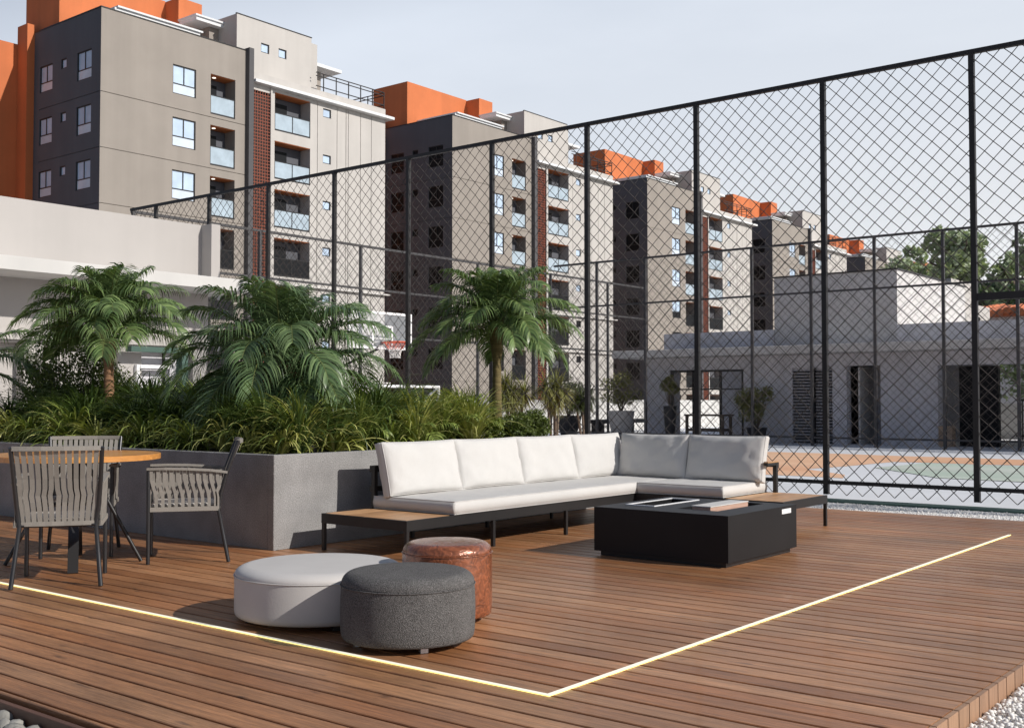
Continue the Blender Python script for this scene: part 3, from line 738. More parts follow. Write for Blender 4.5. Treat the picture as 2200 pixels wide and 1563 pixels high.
ft = fence('tall dark chain-link fence running behind the sofa and planter, nearest of the fences', 'x', FX, front_posts, -.4, 20.35, -.03, 5.06, [.115], mesh_lo=-.035, wr=.0053, base=-.08, fm='fence_metal')
m = MB(); m.box(FX-.022, FX+.022, .2, 3.64, 2.22, 2.30); m.build('gate_lintel', 'fence_metal', ft)
side_posts = [13.1, 16.4, 19.6, 24.2, 27.7, 30.9]
fence('chain-link fence along the left side of the court, below the apartment blocks', 'y', 20.5, side_posts, 13.05, 33.2, -.075, 5.06, [3.95, 2.75], pw=.065, rw=.055)
back_posts = [-1.6+1.7*k for k in range(13)]
fence('chain-link fence at the far end of the painted court, before the grey building', 'x', 27.75, back_posts, -3.0, 20.4, -.075, 5.30, [3.95, .14], pw=.07, rw=.055)

# ================================================================ LEFT PAVILION
def pavilion():
    t = thing('pavilion', 'low cream pavilion with a projecting white roof slab behind the planter', 'building', (2.0, 15.9, -.09))
    YW, X0, X1 = 16.9, 1.5, 12.35
    m = MB(); m.box(X0-.4, 12.62, 15.9, 22.6, 3.03, 3.235, .006); m.build('roof_slab', 'pav_slab', t)
    m = MB(); m.box(X0, X1, YW-.0, YW+.18, 3.2352, 4.28); m.box(X1-.18, X1, YW+.18, 22.2, 3.2352, 4.279)
    m.box(X1-.16, X1+.03, YW-.30, YW-.0005, 3.2352, 4.279)
    m.build('parapet', 'pav', t)
    m = MB(); wall(m, 'y', YW, X0, X1, 2.18, 3.029); wall(m, 'x', X1, YW, 22.2, -.09, 3.029, [(17.6, 18.8, .0, 2.2, .2, True)], inward=-1)
    m.box(X0, X1, YW-.05, YW-.001, 2.06, 2.18)
    wall(m, 'y', YW+.02, X0, X1, -.09, 2.10, [(2.2, 8.9, -.08, 2.02, .25, True), (9.25, 10.55, -.08, 2.0, .16, True), (11.0, 12.05, .35, 1.95, .14, False)])
    m.build('wall', 'pav', t)
    # portal
    d = MB(); d.box(10.60, 11.72, 16.60, 16.78, 1.93, 2.02); d.box(11.60, 11.72, 16.60, 16.78, -.09, 1.93); d.build('portal_frame', 'kerb_green', t)
    d = MB(); d.box(10.86, 10.92, 16.84, 16.915, -.08, 1.72); d.box(10.93, 11.6, 16.84, 16.915, 1.66, 1.72); d.build('door_frame', 'white_steel', t)
    w_ = MB(); w_.box(11.0, 12.05, 17.055, 17.075, .35, 1.95); g_ = w_.build('window', 'far_grey', t)
    f_ = MB(); f_.box(11.50, 11.54, 17.02, 17.054, .35, 1.95); f_.box(11.0, 12.05, 17.0, 17.0535, 1.1, 1.14); f_.build('window_frame', 'frame', g_)
pavilion()
# low white wall round the far side
m = MB(); m.box(13.4, 90, 24.2, 24.42, -.5, 1.13, .01); o = m.build('boundary_wall', 'pav_slab', None, (13.4, 24.2, -.5))
tag(o, 'low white boundary wall beyond the left side of the court', 'wall')

# ================================================================ APARTMENT BLOCKS
YF = 51.07; FP = 2.85; NF = 8
def window_unit(t, axis, pos, u0, u1, z0, z1, dep=.10, small=False, dark=False):
    fr = MB(); k = .055
    def bx(mb, a, b, c, d, e, f): 
        if axis == 'y': mb.box(a, b, pos+e, pos+f, c, d)
        else: mb.box(pos+e, pos+f, a, b, c, d)
    bx(fr, u0, u1, z0, z0+k, dep-.05, dep); bx(fr, u0, u1, z1-k, z1, dep-.05, dep)
    bx(fr, u0, u0+k, z0+k, z1-k, dep-.05, dep); bx(fr, u1-k, u1, z0+k, z1-k, dep-.05, dep)
    zm = z0+(z1-z0)*.36
    if not small:
        bx(fr, u0+k, u1-k, zm-.03, zm+.03, dep-.045, dep-.002); bx(fr, (u0+u1)/2-.03, (u0+u1)/2+.03, zm+.03, z1-k, dep-.045, dep-.002)
    w_ = fr.build('window', 'frame', t)
    p = MB()
    if small: bx(p, u0+k, u1-k, z0+k, z1-k, dep-.015, dep-.003); p.build('pane', 'pane', w_)
    else:
        bx(p, u0+k, u1-k, zm+.03, z1-k, dep-.015, dep-.004); p.build('pane', 'pane', w_)
        q = MB(); bx(q, u0+k, u1-k, z0+k, zm-.03, dep-.03, dep-.006); q.build('pane', 'pane_low', w_)
    bk = MB(); bx(bk, u0, u1, z0, z1, dep+.001, dep+.01); bk.build('unlit_backing', 'dark_void', w_)  # near-black sheet stands in for the unlit room
def block():
    t = thing('apartment_block', '', 'building', (30.68, YF, -3.0), 'apartment blocks in a row')
    X0 = 30.68; DY = 14.0
    X = lambda v: X0+v
    z_top = 21.1
    lev = [-k*FP for k in range(NF)]
    # taupe front with grooves, window openings and balcony niches
    m = MB(); holes = []
    for l in lev:
        holes.append((X(4.25), X(5.72), 17.62+l, 19.20+l, .12, False)); holes.append((X(6.68), X(8.35), 16.99+l, 19.23+l, 1.25, True))
        holes.append((X(0), X(9.09), 16.80+l-.025, 16.80+l+.025, .04, True))
    wall(m, 'y', YF, X(0), X(9.09), -3.0, z_top, holes); m.build('front_wall', 'render_brown', t)
    # side wall, its shade put into a darker render colour
    m = MB(); holes = []
    for l in lev:
        holes += [(YF+.86, YF+2.25, 17.66+l, 19.16+l, .12, False), (YF+3.28, YF+3.82, 18.61+l, 19.13+l, .12, False), (YF+4.68, YF+5.98, 17.69+l, 19.12+l, .12, False),
                  (YF, YF+6.57, 16.80+l-.025, 16.80+l+.025, .04, True)]
    wall(m, 'x', X(0), YF, YF+7.6, -3.0, z_top, holes); m.build('side_wall', 'render_dark', t)
    m = MB(); m.box(X(.001), X(9.3), YF+6.0, YF+DY, -3, z_top-.35); m.box(X(9.3), X(20.0), YF+1.5, YF+DY, -3, 19.3); m.build('core', 'render_dark', t)
    m = MB()                                       # parapet coping
    m.box(X(-.03), X(9.09), YF-.03, YF+.16, z_top, z_top+.06); m.box(X(-.03), X(.16), YF+.16, YF+6.55, z_top, z_top+.059)
    m.build('parapet_coping', 'frame', t)
    m = MB(); m.box(X(.17), X(9.0), YF+.161, YF+6.0, z_top-.6, z_top-.5); m.build('flat_roof', 'render_light', t)
    # fin
    m = MB(); m.box(X(9.09), X(9.42), YF-.30, YF+.3, -3, 21.25); m.build('fin', 'fin', t)
    # light part
    m = MB(); holes = []
    for l in lev:
        holes += [(X(11.2), X(13.93), 16.94+l, 19.18+l, 1.35, True), (X(14.95), X(15.6), 18.48+l, 19.02+l, .12, False)]
    for v in (14.50, 16.1, 16.85, 17.05, 18.1, 19.05): holes.append((X(v-.022), X(v+.022), -2.9, 19.3, .05, True))
    wall(m, 'y', YF+.02, X(10.92), X(20.29), -3, 19.36, holes); wall(m, 'x', X(20.29), YF+.02, YF+DY, -3, 19.36, inward=-1)
    m.build('front_wall', 'render_light', t)
    m = MB(); m.box(X(9.47), X(10.80), YF-.02, YF+.3, 19.0, 19.36) ; m.box(X(9.48), X(20.29), YF-.0, YF+DY, 19.5305, 20.04); m.box(X(10.80), X(10.919), YF-.12, YF+.3, -3, 19.36)
    m.build('upstand', 'render_light', t)
    m = MB(); m.box(X(9.475), X(20.72), YF-.42, YF+DY+.3, 19.361, 19.53, .01); m.build('cornice', 'cornice', t)
    # lattice
    m = MB(); zz = 0
    for z in [ -2.9+.19*k for k in range(int(21.9/.19))]: m.box(X(9.49), X(10.79), YF-.06, YF-.02, z, z+.055)
    for u in [9.49+.185*k for k in range(8)]: m.box(X(u), X(u+.05), YF-.058, YF-.022, -3, 19.0)
    m.build('lattice_screen', 'lattice', t)
    m = MB(); m.box(X(9.48), X(10.79), YF+.16, YF+.2, -3, 19.0); m.build('screen_backing', 'dark_void', t)
    for l in lev:
        # windows
        window_unit(t, 'y', YF, X(4.25), X(5.72), 17.62+l, 19.20+l)
        window_unit(t, 'y', YF+.02, X(14.95), X(15.6), 18.48+l, 19.02+l, small=True)
        window_unit(t, 'x', X(0), YF+.86, YF+2.25, 17.66+l, 19.16+l); window_unit(t, 'x', X(0), YF+4.68, YF+5.98, 17.69+l, 19.12+l)
        window_unit(t, 'x', X(0), YF+3.28, YF+3.82, 18.61+l, 19.13+l, small=True)
        # balconies
        for (a, b, z0, zr, zc, dep, nb) in ((6.68, 8.35, 16.99, 18.09, 19.23, 1.25, 1), (11.2, 13.93, 16.94, 18.02, 19.18, 1.35, 2)):
            f = MB(); y0 = YF+.03
            f.box(X(a), X(b), y0, y0+.05, zr+l-.05, zr+l); f.box(X(a), X(b), y0, y0+.05, z0+l+.001, z0+l+.10)
            for q in range(nb+1):
                u = a+(b-a)*q/nb; u = min(max(u, a+.025), b-.025); f.box(X(u-.025), X(u+.025), y0, y0+.05, z0+l+.10, zr+l-.05)
            bal = f.build('balcony', 'frame', t)
            g = MB(); g.box(X(a+.05), X(b-.05), y0+.02, y0+.03, z0+l+.10, zr+l-.05); g.build('glass_panel', 'balcony_glass', bal)
            c = MB(); c.box(X(a+.002), X(b-.002), YF+.05, YF+dep-.01, zc+l-.03, zc+l-.003); c.build('wooden_ceiling', 'wood_ceiling', bal)
            c = MB(); c.box(X(a+.02), X(b-.02), YF+.9, YF+dep-.003, z0+l+.002, zc+l-.05); c.build('inner_room', 'render_dark', bal)
            d = MB(); dw = (b-a)*.55; d.box(X(a+.1), X(a+.1+dw), YF+.85, YF+.897, z0+l+.003, zc+l-.35); d.build('balcony_door', 'pane_dark', bal)
            if nb == 1:
                q = MB(); q.lathe([(.001, .0), (.10, 0), (.10, .02)], (X(a+.55), YF+.45, zc+l-.052), 12); q.build('ceiling_lamp', 'lamp', bal)
    # orange fin on the side, with a low wing
    m = MB(); m.box(X(-.42), X(-.001), YF+6.57, YF+7.62, -3, 21.55); m.build('orange_fin', 'orange', t)
    m = MB(); m.box(X(-3.2), X(-.0015), YF+7.621, YF+13.5, -3, 20.6); m.build('orange_wing', 'orange', t)
    # roof volumes
    m = MB(); m.box(X(.35), X(6.9), YF+4.7, YF+8.2, 19.8, 24.4); m.build('orange_roof_volume', 'orange', t)
    m = MB(); m.box(X(6.9005), X(8.5), YF+3.4, YF+7.4, 19.8, 24.35); m.build('orange_roof_volume', 'orange', t)
    m = MB(); m.box(X(1.3), X(6.6), YF+.9, YF+4.69, 21.45, 21.66); m.box(X(1.42), X(6.72), YF+.78, YF+4.69, 21.6605, 21.76); m.build('roof_slab', 'cornice', t)
    m = MB(); m.box(X(2.0), X(6.2), YF+1.7, YF+4.68, 20.5, 21.449); m.box(X(7.95), X(10.6), YF+3.0, YF+6.2, 19.9, 22.62); m.build('penthouse_wall', 'render_brown', t)
    m = MB(); m.box(X(6.95), X(10.2), YF+1.75, YF+3.39, 22.72, 22.93); m.box(X(6.85), X(10.3), YF+1.65, YF+3.39, 22.9305, 23.03); m.build('roof_slab', 'cornice', t)
    m = MB(); m.box(X(8.15), X(8.79), YF+2.2, YF+3.3, 19.9, 22.719); m.build('penthouse_wall', 'render_brown', t)
    m = MB(); m.box(X(7.2), X(8.1), YF+2.9, YF+2.98, 21.6, 22.2); m.build('strip_window', 'pane_dark', t)
    m = MB(); wall(m, 'y', YF+.5, X(8.8), X(14.4), 20.041, 23.3, [(X(10.55), X(11.15), 21.5, 22.05, .12, False), (X(11.85), X(12.45), 21.5, 22.05, .12, False)])
    m.box(X(8.801), X(14.4), YF+.75, YF+4.2, 20.041, 23.29); wall(m, 'x', X(8.8), YF+.5, YF+1.65, 20.041, 23.3); wall(m, 'x', X(14.4), YF+.5, YF+4.2, 20.041, 23.3, inward=-1)
    m.add([(X(8.8), YF+.5, 23.3), (X(14.4), YF+.5, 23.3), (X(14.4), YF+4.2, 23.3), (X(8.8), YF+4.2, 23.3)], [(0,1,2,3)])
    m.box(X(14.4005), X(15.4), YF+1.1, YF+4.2, 20.041, 23.25)
    m.build('penthouse_wall', 'render_light', t)
    m = MB(); m.box(X(8.77), X(14.43), YF+.47, YF+.6, 23.3005, 23.35); m.build('parapet_coping', 'frame', t)
    for a in (10.55, 11.85): window_unit(t, 'y', YF+.5, X(a), X(a+.6), 21.5, 22.05, small=True)
    m = MB(); m.box(X(15.5), X(18.3), YF+2.0, YF+6.5, 22.3, 22.5); m.box(X(15.401), X(17.4), YF+2.6, YF+6.3, 22.5005, 22.75); m.build('roof_slab', 'cornice', t)
    m = MB(); m.box(X(15.401), X(17.3), YF+2.9, YF+6.2, 20.041, 22.299); m.build('penthouse_wall', 'render_brown', t)
    m = MB(); m.box(X(15.7), X(16.4), YF+2.85, YF+2.899, 20.2, 21.9); m.build('terrace_door', 'pane_dark', t)
    # railing round the terrace
    r = MB(); y0 = YF+.05
    for z in (20.30, 21.12, 20.92): r.bar((X(14.4), y0, z), (X(20.2), y0, z), .05, .05); r.bar((X(20.2), y0, z), (X(20.2), YF+9, z), .05, .05)
    for k in range(6): u = 15.0+k*1.04; r.bar((X(u), y0, 20.041), (X(u), y0, 21.12), .05, .05)
    for k in range(6): r.bar((X(20.2), y0+1.5*(k+1), 20.041), (X(20.2), y0+1.5*(k+1), 21.12), .05, .05)
    r.build('roof_railing', 'frame', t)
    # pale ledges on the lowest storeys of the light part
    for z in (7.98, 5.13, 2.28):
        m = MB(); m.box(X(10.95), X(20.62), YF-.22, YF+.019, z-.09, z); m.build('ledge', 'far_ledge', t)
    return t
blk = block(); index_children()
def swap(o, cache={}):                          # same mesh, unlit rooms put into a darker glass colour
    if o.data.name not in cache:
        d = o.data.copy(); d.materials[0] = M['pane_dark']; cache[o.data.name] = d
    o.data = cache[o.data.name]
def zc_(o): return sum((v.co.z for v in o.data.vertices), 0)/len(o.data.vertices)+o.parent.parent.location.z
def xw_(o): v = [q.co.x for q in o.data.vertices]; return max(v)-min(v)

blk['label'] = 'nearest and largest grey and beige apartment block with orange roof volumes, top left'
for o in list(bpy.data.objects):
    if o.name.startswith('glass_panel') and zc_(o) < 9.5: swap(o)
labels = ['second apartment block from the left, half behind the big fence',
          'third apartment block from the left, seen wholly through the wire fence',
          'fourth apartment block from the left, shaded end wall beside the grey court building',
          'fifth apartment block in the row, small, only its roof above the grey court building',
          'farthest apartment block in the row, just a small orange roof block before the trees']
for i, (x_, z_) in enumerate([(57.53, -3.1), (83.3, -3.45), (108.3, -3.9), (134.5, -5.2), (160.5, -5.6)]):
    before = set(bpy.data.objects)
    c = copy_tree(blk); c.location = (x_, YF, z_); c['label'] = labels[i]
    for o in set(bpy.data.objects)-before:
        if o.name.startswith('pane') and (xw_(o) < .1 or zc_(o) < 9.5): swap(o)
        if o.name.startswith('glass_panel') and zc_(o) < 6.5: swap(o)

# ================================================================ GREY COURT BUILDING (far right)
def court_building():
    t = thing('court_building', 'long grey two-level building with a pale canopy edge at the far end of the court', 'building', (29.3, 10.0, -.09))
    XW = 29.3
    m = MB()
    holes = [(14.75, 17.2, -.085, 2.02, .3, False), (12.08, 13.25, -.085, 2.02, .12, True), (10.74, 11.68, -.085, 2.05, 1.2, True), (5.2, 9.25, -.085, 2.02, .3, False)]
    wall(m, 'x', XW, -6, 18.1, -.09, 2.38, holes)
    wall(m, 'x', XW+.32, -6, 18.1, -.09, 2.38, [h for h in holes if h[5] is False or h[0] in (10.74, 12.08)])
    wall(m, 'y', 18.1, XW, XW+.5, -.09, 2.38, inward=-1)
    for a, b in ((9.25, 14.75), (17.2, 18.1), (-6, 5.2)):
        wall(m, 'x', XW+5.0, a, b, -.09, 2.38)
    m.build('ground_floor_wall', 'far_grey', t)
    m = MB(); m.box(28.25, 36, -6, 18.6, 2.385, 2.60, .01); m.build('canopy_slab', 'far_ledge', t)
    m = MB(); m.box(29.9, 30.1, -6, 10.51, 2.601, 3.16); m.box(29.9, 30.1, 14.11, 17.75, 2.601, 3.16); m.box(30.1, 35.5, 17.55, 17.75, 2.601, 3.159); m.build('parapet', 'far_grey', t)
    m = MB(); m.box(30.0, 36.1, 10.52, 14.10, 2.602, 4.66); m.build('upper_wall', 'upper', t)
    m = MB(); m.box(29.96, 36.14, 10.48, 14.14, 4.661, 4.70); m.build('coping', 'frame', t)
    m = MB(); m.box(36.2, 40.2, 10.9, 13.9, -.09, 4.3); m.box(36.3, 38.8, 11.0, 13.8, 4.301, 5.0); m.build('rear_wing', 'render_light', t)
    for yc in (37.0, 38.6):
        m = MB(); m.box(yc, yc+.35, 10.87, 10.899, 2.9, 3.9); m.build('window', 'pane_dark', t)
    # louvred shutter
    m = MB()
    for k in range(24): z = -.05+.085*k; m.bar((XW+.06, 12.08, z), (XW+.06, 13.25, z), .05, .012, (.5, 0, .8))
    m.box(XW+.02, XW+.1, 12.6, 12.66, -.08, 2.0)
    m.build('shutter', 'pane_dark', t)
    m = MB(); m.box(XW+.12, XW+1.1, 11.35, 11.40, -.08, 2.0); m.build('door', 'far_ledge', t)
    m = MB(); m.box(XW+.62, XW+.64, 8.25, 8.9, -.085, 2.0); m.box(XW+.5, XW+.7, 7.9, 8.24, -.085, 2.0); m.build('glass_door', 'pane_dark', t)
    m = MB(); m.box(XW-.02, XW+.28, 8.9, 9.24, -.085, .45); m.build('plinth', 'plinth_tan', t)
    f = MB()
    for y_ in (14.78, 15.5, 16.4, 17.12): f.box(XW+.05, XW+.12, y_, y_+.06, -.085, 2.01)
    f.box(XW+.05, XW+.12, 14.84, 17.12, 1.95, 2.01); f.box(XW+.051, XW+.119, 14.84, 17.12, 1.42, 1.46)
    f.build('opening_frame', 'frame', t)
M['upper'] = mat('warm_grey_render', (.60, .585, .58), .88, var=.07, vscale=.8, streak=.08)
M['plinth_tan'] = mat('tan_plinth', (.42, .30, .21), .85, var=.1)
court_building()

# yard behind the open bay: white wall, metal gate
m = MB(); m.box(36.5, 36.7, -4, 9.8, -.5, 1.02); tag(m.build('yard_wall', 'pav_slab', None, (36.5, -4, -.5)), 'white yard wall seen through the open bay of the grey building', 'wall')
t = thing('yard_gate', 'dark metal railing gate in the open bay at the right edge', 'gate', (33.0, 6.5, -.09))
f = MB()
for k in range(10): f.bar((33, 5.6+k*.28, -.05), (33, 5.6+k*.28, 1.15), .03, .03)
f.build('bars', 'fence_metal', t); f = MB()
for z in (.12, 1.12): f.bar((33.03, 5.5, z), (33.03, 8.3, z), .05, .05)
f.build('rails', 'fence_metal', t)

# house with orange tiled roof, far right
def tiled_house():
    t = thing('tiled_house', 'house with an orange clay tile roof beyond the grey parapet, right edge', 'house', (42, 9, -.1))
    m = MB(); m.box(42.4, 50, 6.2, 11.6, -.1, 4.22); m.build('wall', 'far_grey', t)
    m = MB()
    for i in range(27):
        y_ = 5.8+i*.235; dz = .05*math.sin(i*1.3)
        m.tube([(41.7, y_, 4.26+dz), (43.2, y_, 4.46+dz), (45, y_, 4.66+dz)], .13, 8, True)
    m.box(41.8, 45, 5.7, 11.95, 4.12, 4.215)
    m.build('roof', 'terracotta', t)
tiled_house()

# ================================================================ COURT EQUIPMENT
def hoop():
    t = thing('basketball_hoop', 'white framed basketball backboard with red rim and white net behind the fence', 'basketball hoop', (17.9, 19.5, G))
    Y = 18.0; xa, xb, z0, z1 = 16.86, 18.86, 2.27, 3.12
    m = MB(); k = .055
    m.box(xa, xb, Y, Y+.04, z1-k, z1); m.box(xa, xb, Y, Y+.04, z0, z0+k); m.box(xa, xa+k, Y, Y+.04, z0+k, z1-k); m.box(xb-k, xb, Y, Y+.04, z0+k, z1-k)
    bd = m.build('backboard', 'white_steel', t)
    m = MB(); xc = 17.9; m.box(xc-.33, xc+.33, Y-.006, Y-.0005, 2.76, 2.81); m.box(xc-.33, xc-.28, Y-.006, Y-.0005, 2.36, 2.76); m.box(xc+.28, xc+.33, Y-.006, Y-.0005, 2.36, 2.76)
    m.build('target_square', 'white_steel', bd)
    m = MB(); m.box(xa+k, xb-k, Y+.015, Y+.022, z0+k, z1-k); m.build('clear_panel', 'clear', bd)
    m = MB(); rc = (xc+.02, Y-.38, 2.42); pts = [(rc[0]+.25*math.cos(a*math.pi/16), rc[1]+.25*math.sin(a*math.pi/16), rc[2]) for a in range(33)]
    m.tube(pts, .014, 8, cap=False); m.bar((rc[0], Y-.0, rc[2]), (rc[0], Y-.14, rc[2]), .12, .03); m.build('rim', 'rim_orange', t)
    m = MB(); n2 = MB(); n_ = 14
    for i in range(n_):
        for s_ in (-1, 1):
            def q(f_, z): a = (i+s_*f_)*2*math.pi/n_; r_ = .25-.13*min(1, (2.42-z)/.22); return (rc[0]+r_*math.cos(a), rc[1]+r_*math.sin(a), z)
            (n2).tube([q(0, 2.41), q(.5, 2.33)], .006, 4); n2.tube([q(.5, 2.33), q(1, 2.26)], .006, 4)
            m.tube([q(1, 2.26), q(1.5, 2.16), q(2, 2.06)], .006, 4)
    m.build('net', 'net', t); n2.build('net', 'net_red', t)
    m = MB(); m.tube([(17.0, 19.55, G), (17.0, 19.55, 1.9), (17.05, 19.45, 2.0), (18.0, 18.1, 2.42)], [.07, .07, .06, .045], 10); m.tube([(17.0, 19.5, 1.5), (17.95, 18.15, 2.3)], .03, 8)
    m.build('pole', 'fence_metal', t)
M['clear'] = mat('clear_acrylic', (.75, .80, .85), .08, alpha=.16)
hoop()
def goal():
    t = thing('football_goal', 'small white football goal on the court behind the planting', 'goal', (17.2, 19.0, G))
    m = MB(); r_ = .04
    m.tube([(17.3, 19, G), (17.3, 19, 1.45), (20.9, 19, 1.45), (20.9, 19, G)], r_, 8); m.build('frame', 'white_steel', t)
    m = MB(); m.tube([(17.3, 19, 1.45), (17.3, 19.9, .9), (17.3, 20.1, G)], .025, 6); m.tube([(20.9, 19, 1.45), (20.9, 19.9, .9), (20.9, 20.1, G)], .025, 6); m.tube([(17.3, 20.1, G+.03), (20.9, 20.1, G+.03)], .025, 6)
    m.build('rear_stay', 'white_steel', t)
goal()
def picnic():
    t = thing('wooden_table', 'bare wooden table standing in the left bay of the grey building', 'table', (28.7, 15.5, G))
    m = MB(); m.box(28.4, 29.0, 14.9, 16.2, .66, .71); m.build('tabletop', 'bark', t)
    for x_ in (28.42, 28.9):
        for y_ in (14.95, 16.1): l = MB(); l.box(x_, x_+.07, y_, y_+.07, G, .659); l.build('leg', 'bark', t)
    m = MB(); m.box(28.44, 28.47, 15.03, 16.09, .22, .30); m.box(28.92, 28.95, 15.03, 16.09, .22, .30); m.build('stretcher', 'bark', t)
picnic()
m = MB(); m.box(33, 37.5, 22.2, 22.8, .28, .42); m.box(33.2, 33.3, 22.25, 22.75, -.08, .28); m.box(37.2, 37.3, 22.25, 22.75, -.08, .28); m.box(35.2, 35.3, 22.25, 22.75, -.08, .28)
tag(m.build('court_bench', 'pane_dark', None, (33, 22.2, -.08)), 'long dark bench before the white boundary wall', 'bench')

# ================================================================ VEGETATION
def frond(lf, rc, base, az, el0, Ln, droop, rn, nl=34, lw=.016, ll=.36, twist=0.):
    pts = []; p = Vector(base); seg = 16; side = Vector((-math.sin(az), math.cos(az), 0)); bend = rn.uniform(-.25, .25)
    for i in range(seg+1):
        s_ = i/seg; pts.append(p.copy()); el = el0-droop*s_**1.7; a2 = az+bend*s_
        p += Vector((math.cos(el)*math.cos(a2), math.cos(el)*math.sin(a2), math.sin(el)))*Ln/seg
    rc.tube(pts, [.008*(1-.75*i/seg) for i in range(seg+1)], 5)
    for k in range(nl):
        s_ = .16+.84*(k+.5)/nl; f_ = s_*seg; i = min(int(f_), seg-1); q = pts[i].lerp(pts[i+1], f_-i)
        tg = (pts[i+1]-pts[i]).normalized(); sd = tg.cross(Vector((0,0,1))).normalized(); up = sd.cross(tg)
        ln = ll*(math.sin(math.pi*(.12+.80*s_))**.7)*rn.uniform(.88, 1.1)
        for sg in (-1, 1):
            fwd = .45+.65*s_; d = (sd*sg+tg*fwd+up*rn.uniform(.45, .8)).normalized()
            a = q; w_ = lw*rn.uniform(.8, 1.15); pp = [a]; dd = d.copy()
            dr = rn.uniform(.42, .68)
            for j in range(4):
                dd = (dd+Vector((0,0,-1))*dr*(.35+.35*j)).normalized(); a = a+dd*ln/4; pp.append(a)
            wn_ = (tg-d*tg.dot(d)).normalized()
            wn_ = (wn_+up*sg*.25).normalized()
            lf.strip(pp, [w_*.5, w_, w_*.9, w_*.6, w_*.05], wn_)
def palm(label, c, z0, zc, Ln, nf, seed, tr, lean=(0,0), leafm='palm_leaf', nl=42, ll=.36, trm='trunk', low=-.55):
    t = thing('palm_tree', label, 'palm', (c[0], c[1], z0)); rn = random.Random(seed)
    m = MB(); n_ = 26; pts = []; rr = []
    for i in range(n_+1):
        s_ = i/n_; pts.append((c[0]+lean[0]*s_*s_, c[1]+lean[1]*s_*s_, z0+(zc-z0)*s_)); r_ = tr*(1.25-.35*min(1, s_*1.4))*(1+.07*(i % 2)); 
        if s_ > .72: r_ *= 1+.9*math.sin(math.pi*(s_-.72)/.56)
        rr.append(r_)
    m.tube(pts, rr, 12); m.build('trunk', trm, t)
    lf, rc = MB(), MB(); top = Vector(pts[-1]); ga = 2.39996
    for i in range(nf):
        f_ = i/(nf-1); el = R(86)*(1-f_)+low*f_+rn.uniform(-.1, .1); L_ = Ln*(.60+.46*math.sin(math.pi*min(.5, .04+.9*f_)))*rn.uniform(.88, 1.1)
        dr = rn.uniform(1.5, 2.1)*(.34+.80*min(1, f_*2.2)-.42*f_); az = i*ga+rn.uniform(-.25, .25)
        b = top+Vector((math.cos(az)*tr*.7, math.sin(az)*tr*.7, -.12*f_+.05))
        frond(lf, rc, b, az, el, L_, dr, rn, nl, .0175, ll*1.12)
    cr = lf.build('crown', leafm, t); rc.build('frond_stalks', 'rachis', cr)
palm('slender-trunked palm in the planter, leftmost whole palm', (6.42, 10.45), .6, 1.84, .85, 42, 3, .052, (.0, .03), ll=.33, low=.12, nl=38)
palm('broad bushy palm with a short trunk near the planter corner, largest of the palms', (6.68, 7.88), .6, 1.42, .99, 50, 8, .075, (-.08, .05), 'palm_leaf_blue', nl=42, ll=.38, low=-.35)
palm('tall upright palm before the fence, right of the basketball hoop', (8.95, 7.32), .6, 1.86, .84, 42, 15, .046, (.0, .0), ll=.28, low=.0, trm='trunk_green')
palm('palm whose fronds just reach in at the left edge', (5.8, 12.3), .6, 1.50, .85, 18, 25, .05, ll=.3)

def tuft_mesh(name, m_, seed, nb, L_, wd, spread=1.0, drp=1.5, col=None):
    rn = random.Random(seed); m = MB()
    for i in range(nb):
        az = rn.uniform(0, 2*math.pi); el = R(88)-abs(rn.gauss(0, .36))*spread; ln = L_*rn.uniform(.6, 1.15); d_ = rn.uniform(.7, 1.3)*drp
        p = Vector((math.cos(az)*rn.uniform(0, .05), math.sin(az)*rn.uniform(0, .05), 0)); pts = [p.copy()]; sg = 7
        for j in range(sg):
            e = el-d_*((j+.5)/sg)**1.75; p = p+Vector((math.cos(e)*math.cos(az), math.cos(e)*math.sin(az), math.sin(e)))*ln/sg; pts.append(p.copy())
        w_ = wd*rn.uniform(.7, 1.2); sd = Vector((-math.sin(az), math.cos(az), rn.uniform(-.35, .35))).normalized()
        m.strip(pts, [w_*.55, w_*.9, w_, w_, w_*.85, w_*.6, w_*.35, w_*.04], sd)
    me_o = m.build(name, m_); return me_o
TUFTS = {}
def tuft(kind, x_, y_, z_, s_, rz, label, group):
    if kind not in TUFTS:
        spec = {'a': ('blade', 1, 120, .52, .023, 1.9, 2.2), 'b': ('blade', 2, 130, .56, .022, 1.7, 2.3), 'y': ('blade_yellow', 3, 110, .50, .024, 2.0, 2.1), 'z': ('blade_yellow', 4, 105, .48, .024, 1.9, 2.2),
                'd': ('blade_dark', 5, 230, .68, .018, .95, 1.8), 'e': ('blade_dark', 6, 220, .70, .017, 1.1, 1.9), 'u': ('blade', 7, 230, .66, .016, .75, 1.3), 'v': ('blade_yellow', 9, 220, .64, .017, .9, 1.6)}[kind]
        TUFTS[kind] = tuft_mesh('grass_tuft', spec[0], *spec[1:]); o = TUFTS[kind]
    else:
        o = TUFTS[kind].copy(); COL.objects.link(o)
    o.location = (x_, y_, z_); o.scale = (s_,)*3; o.rotation_euler = (0, 0, rz); tag(o, label, 'grass tuft', group)
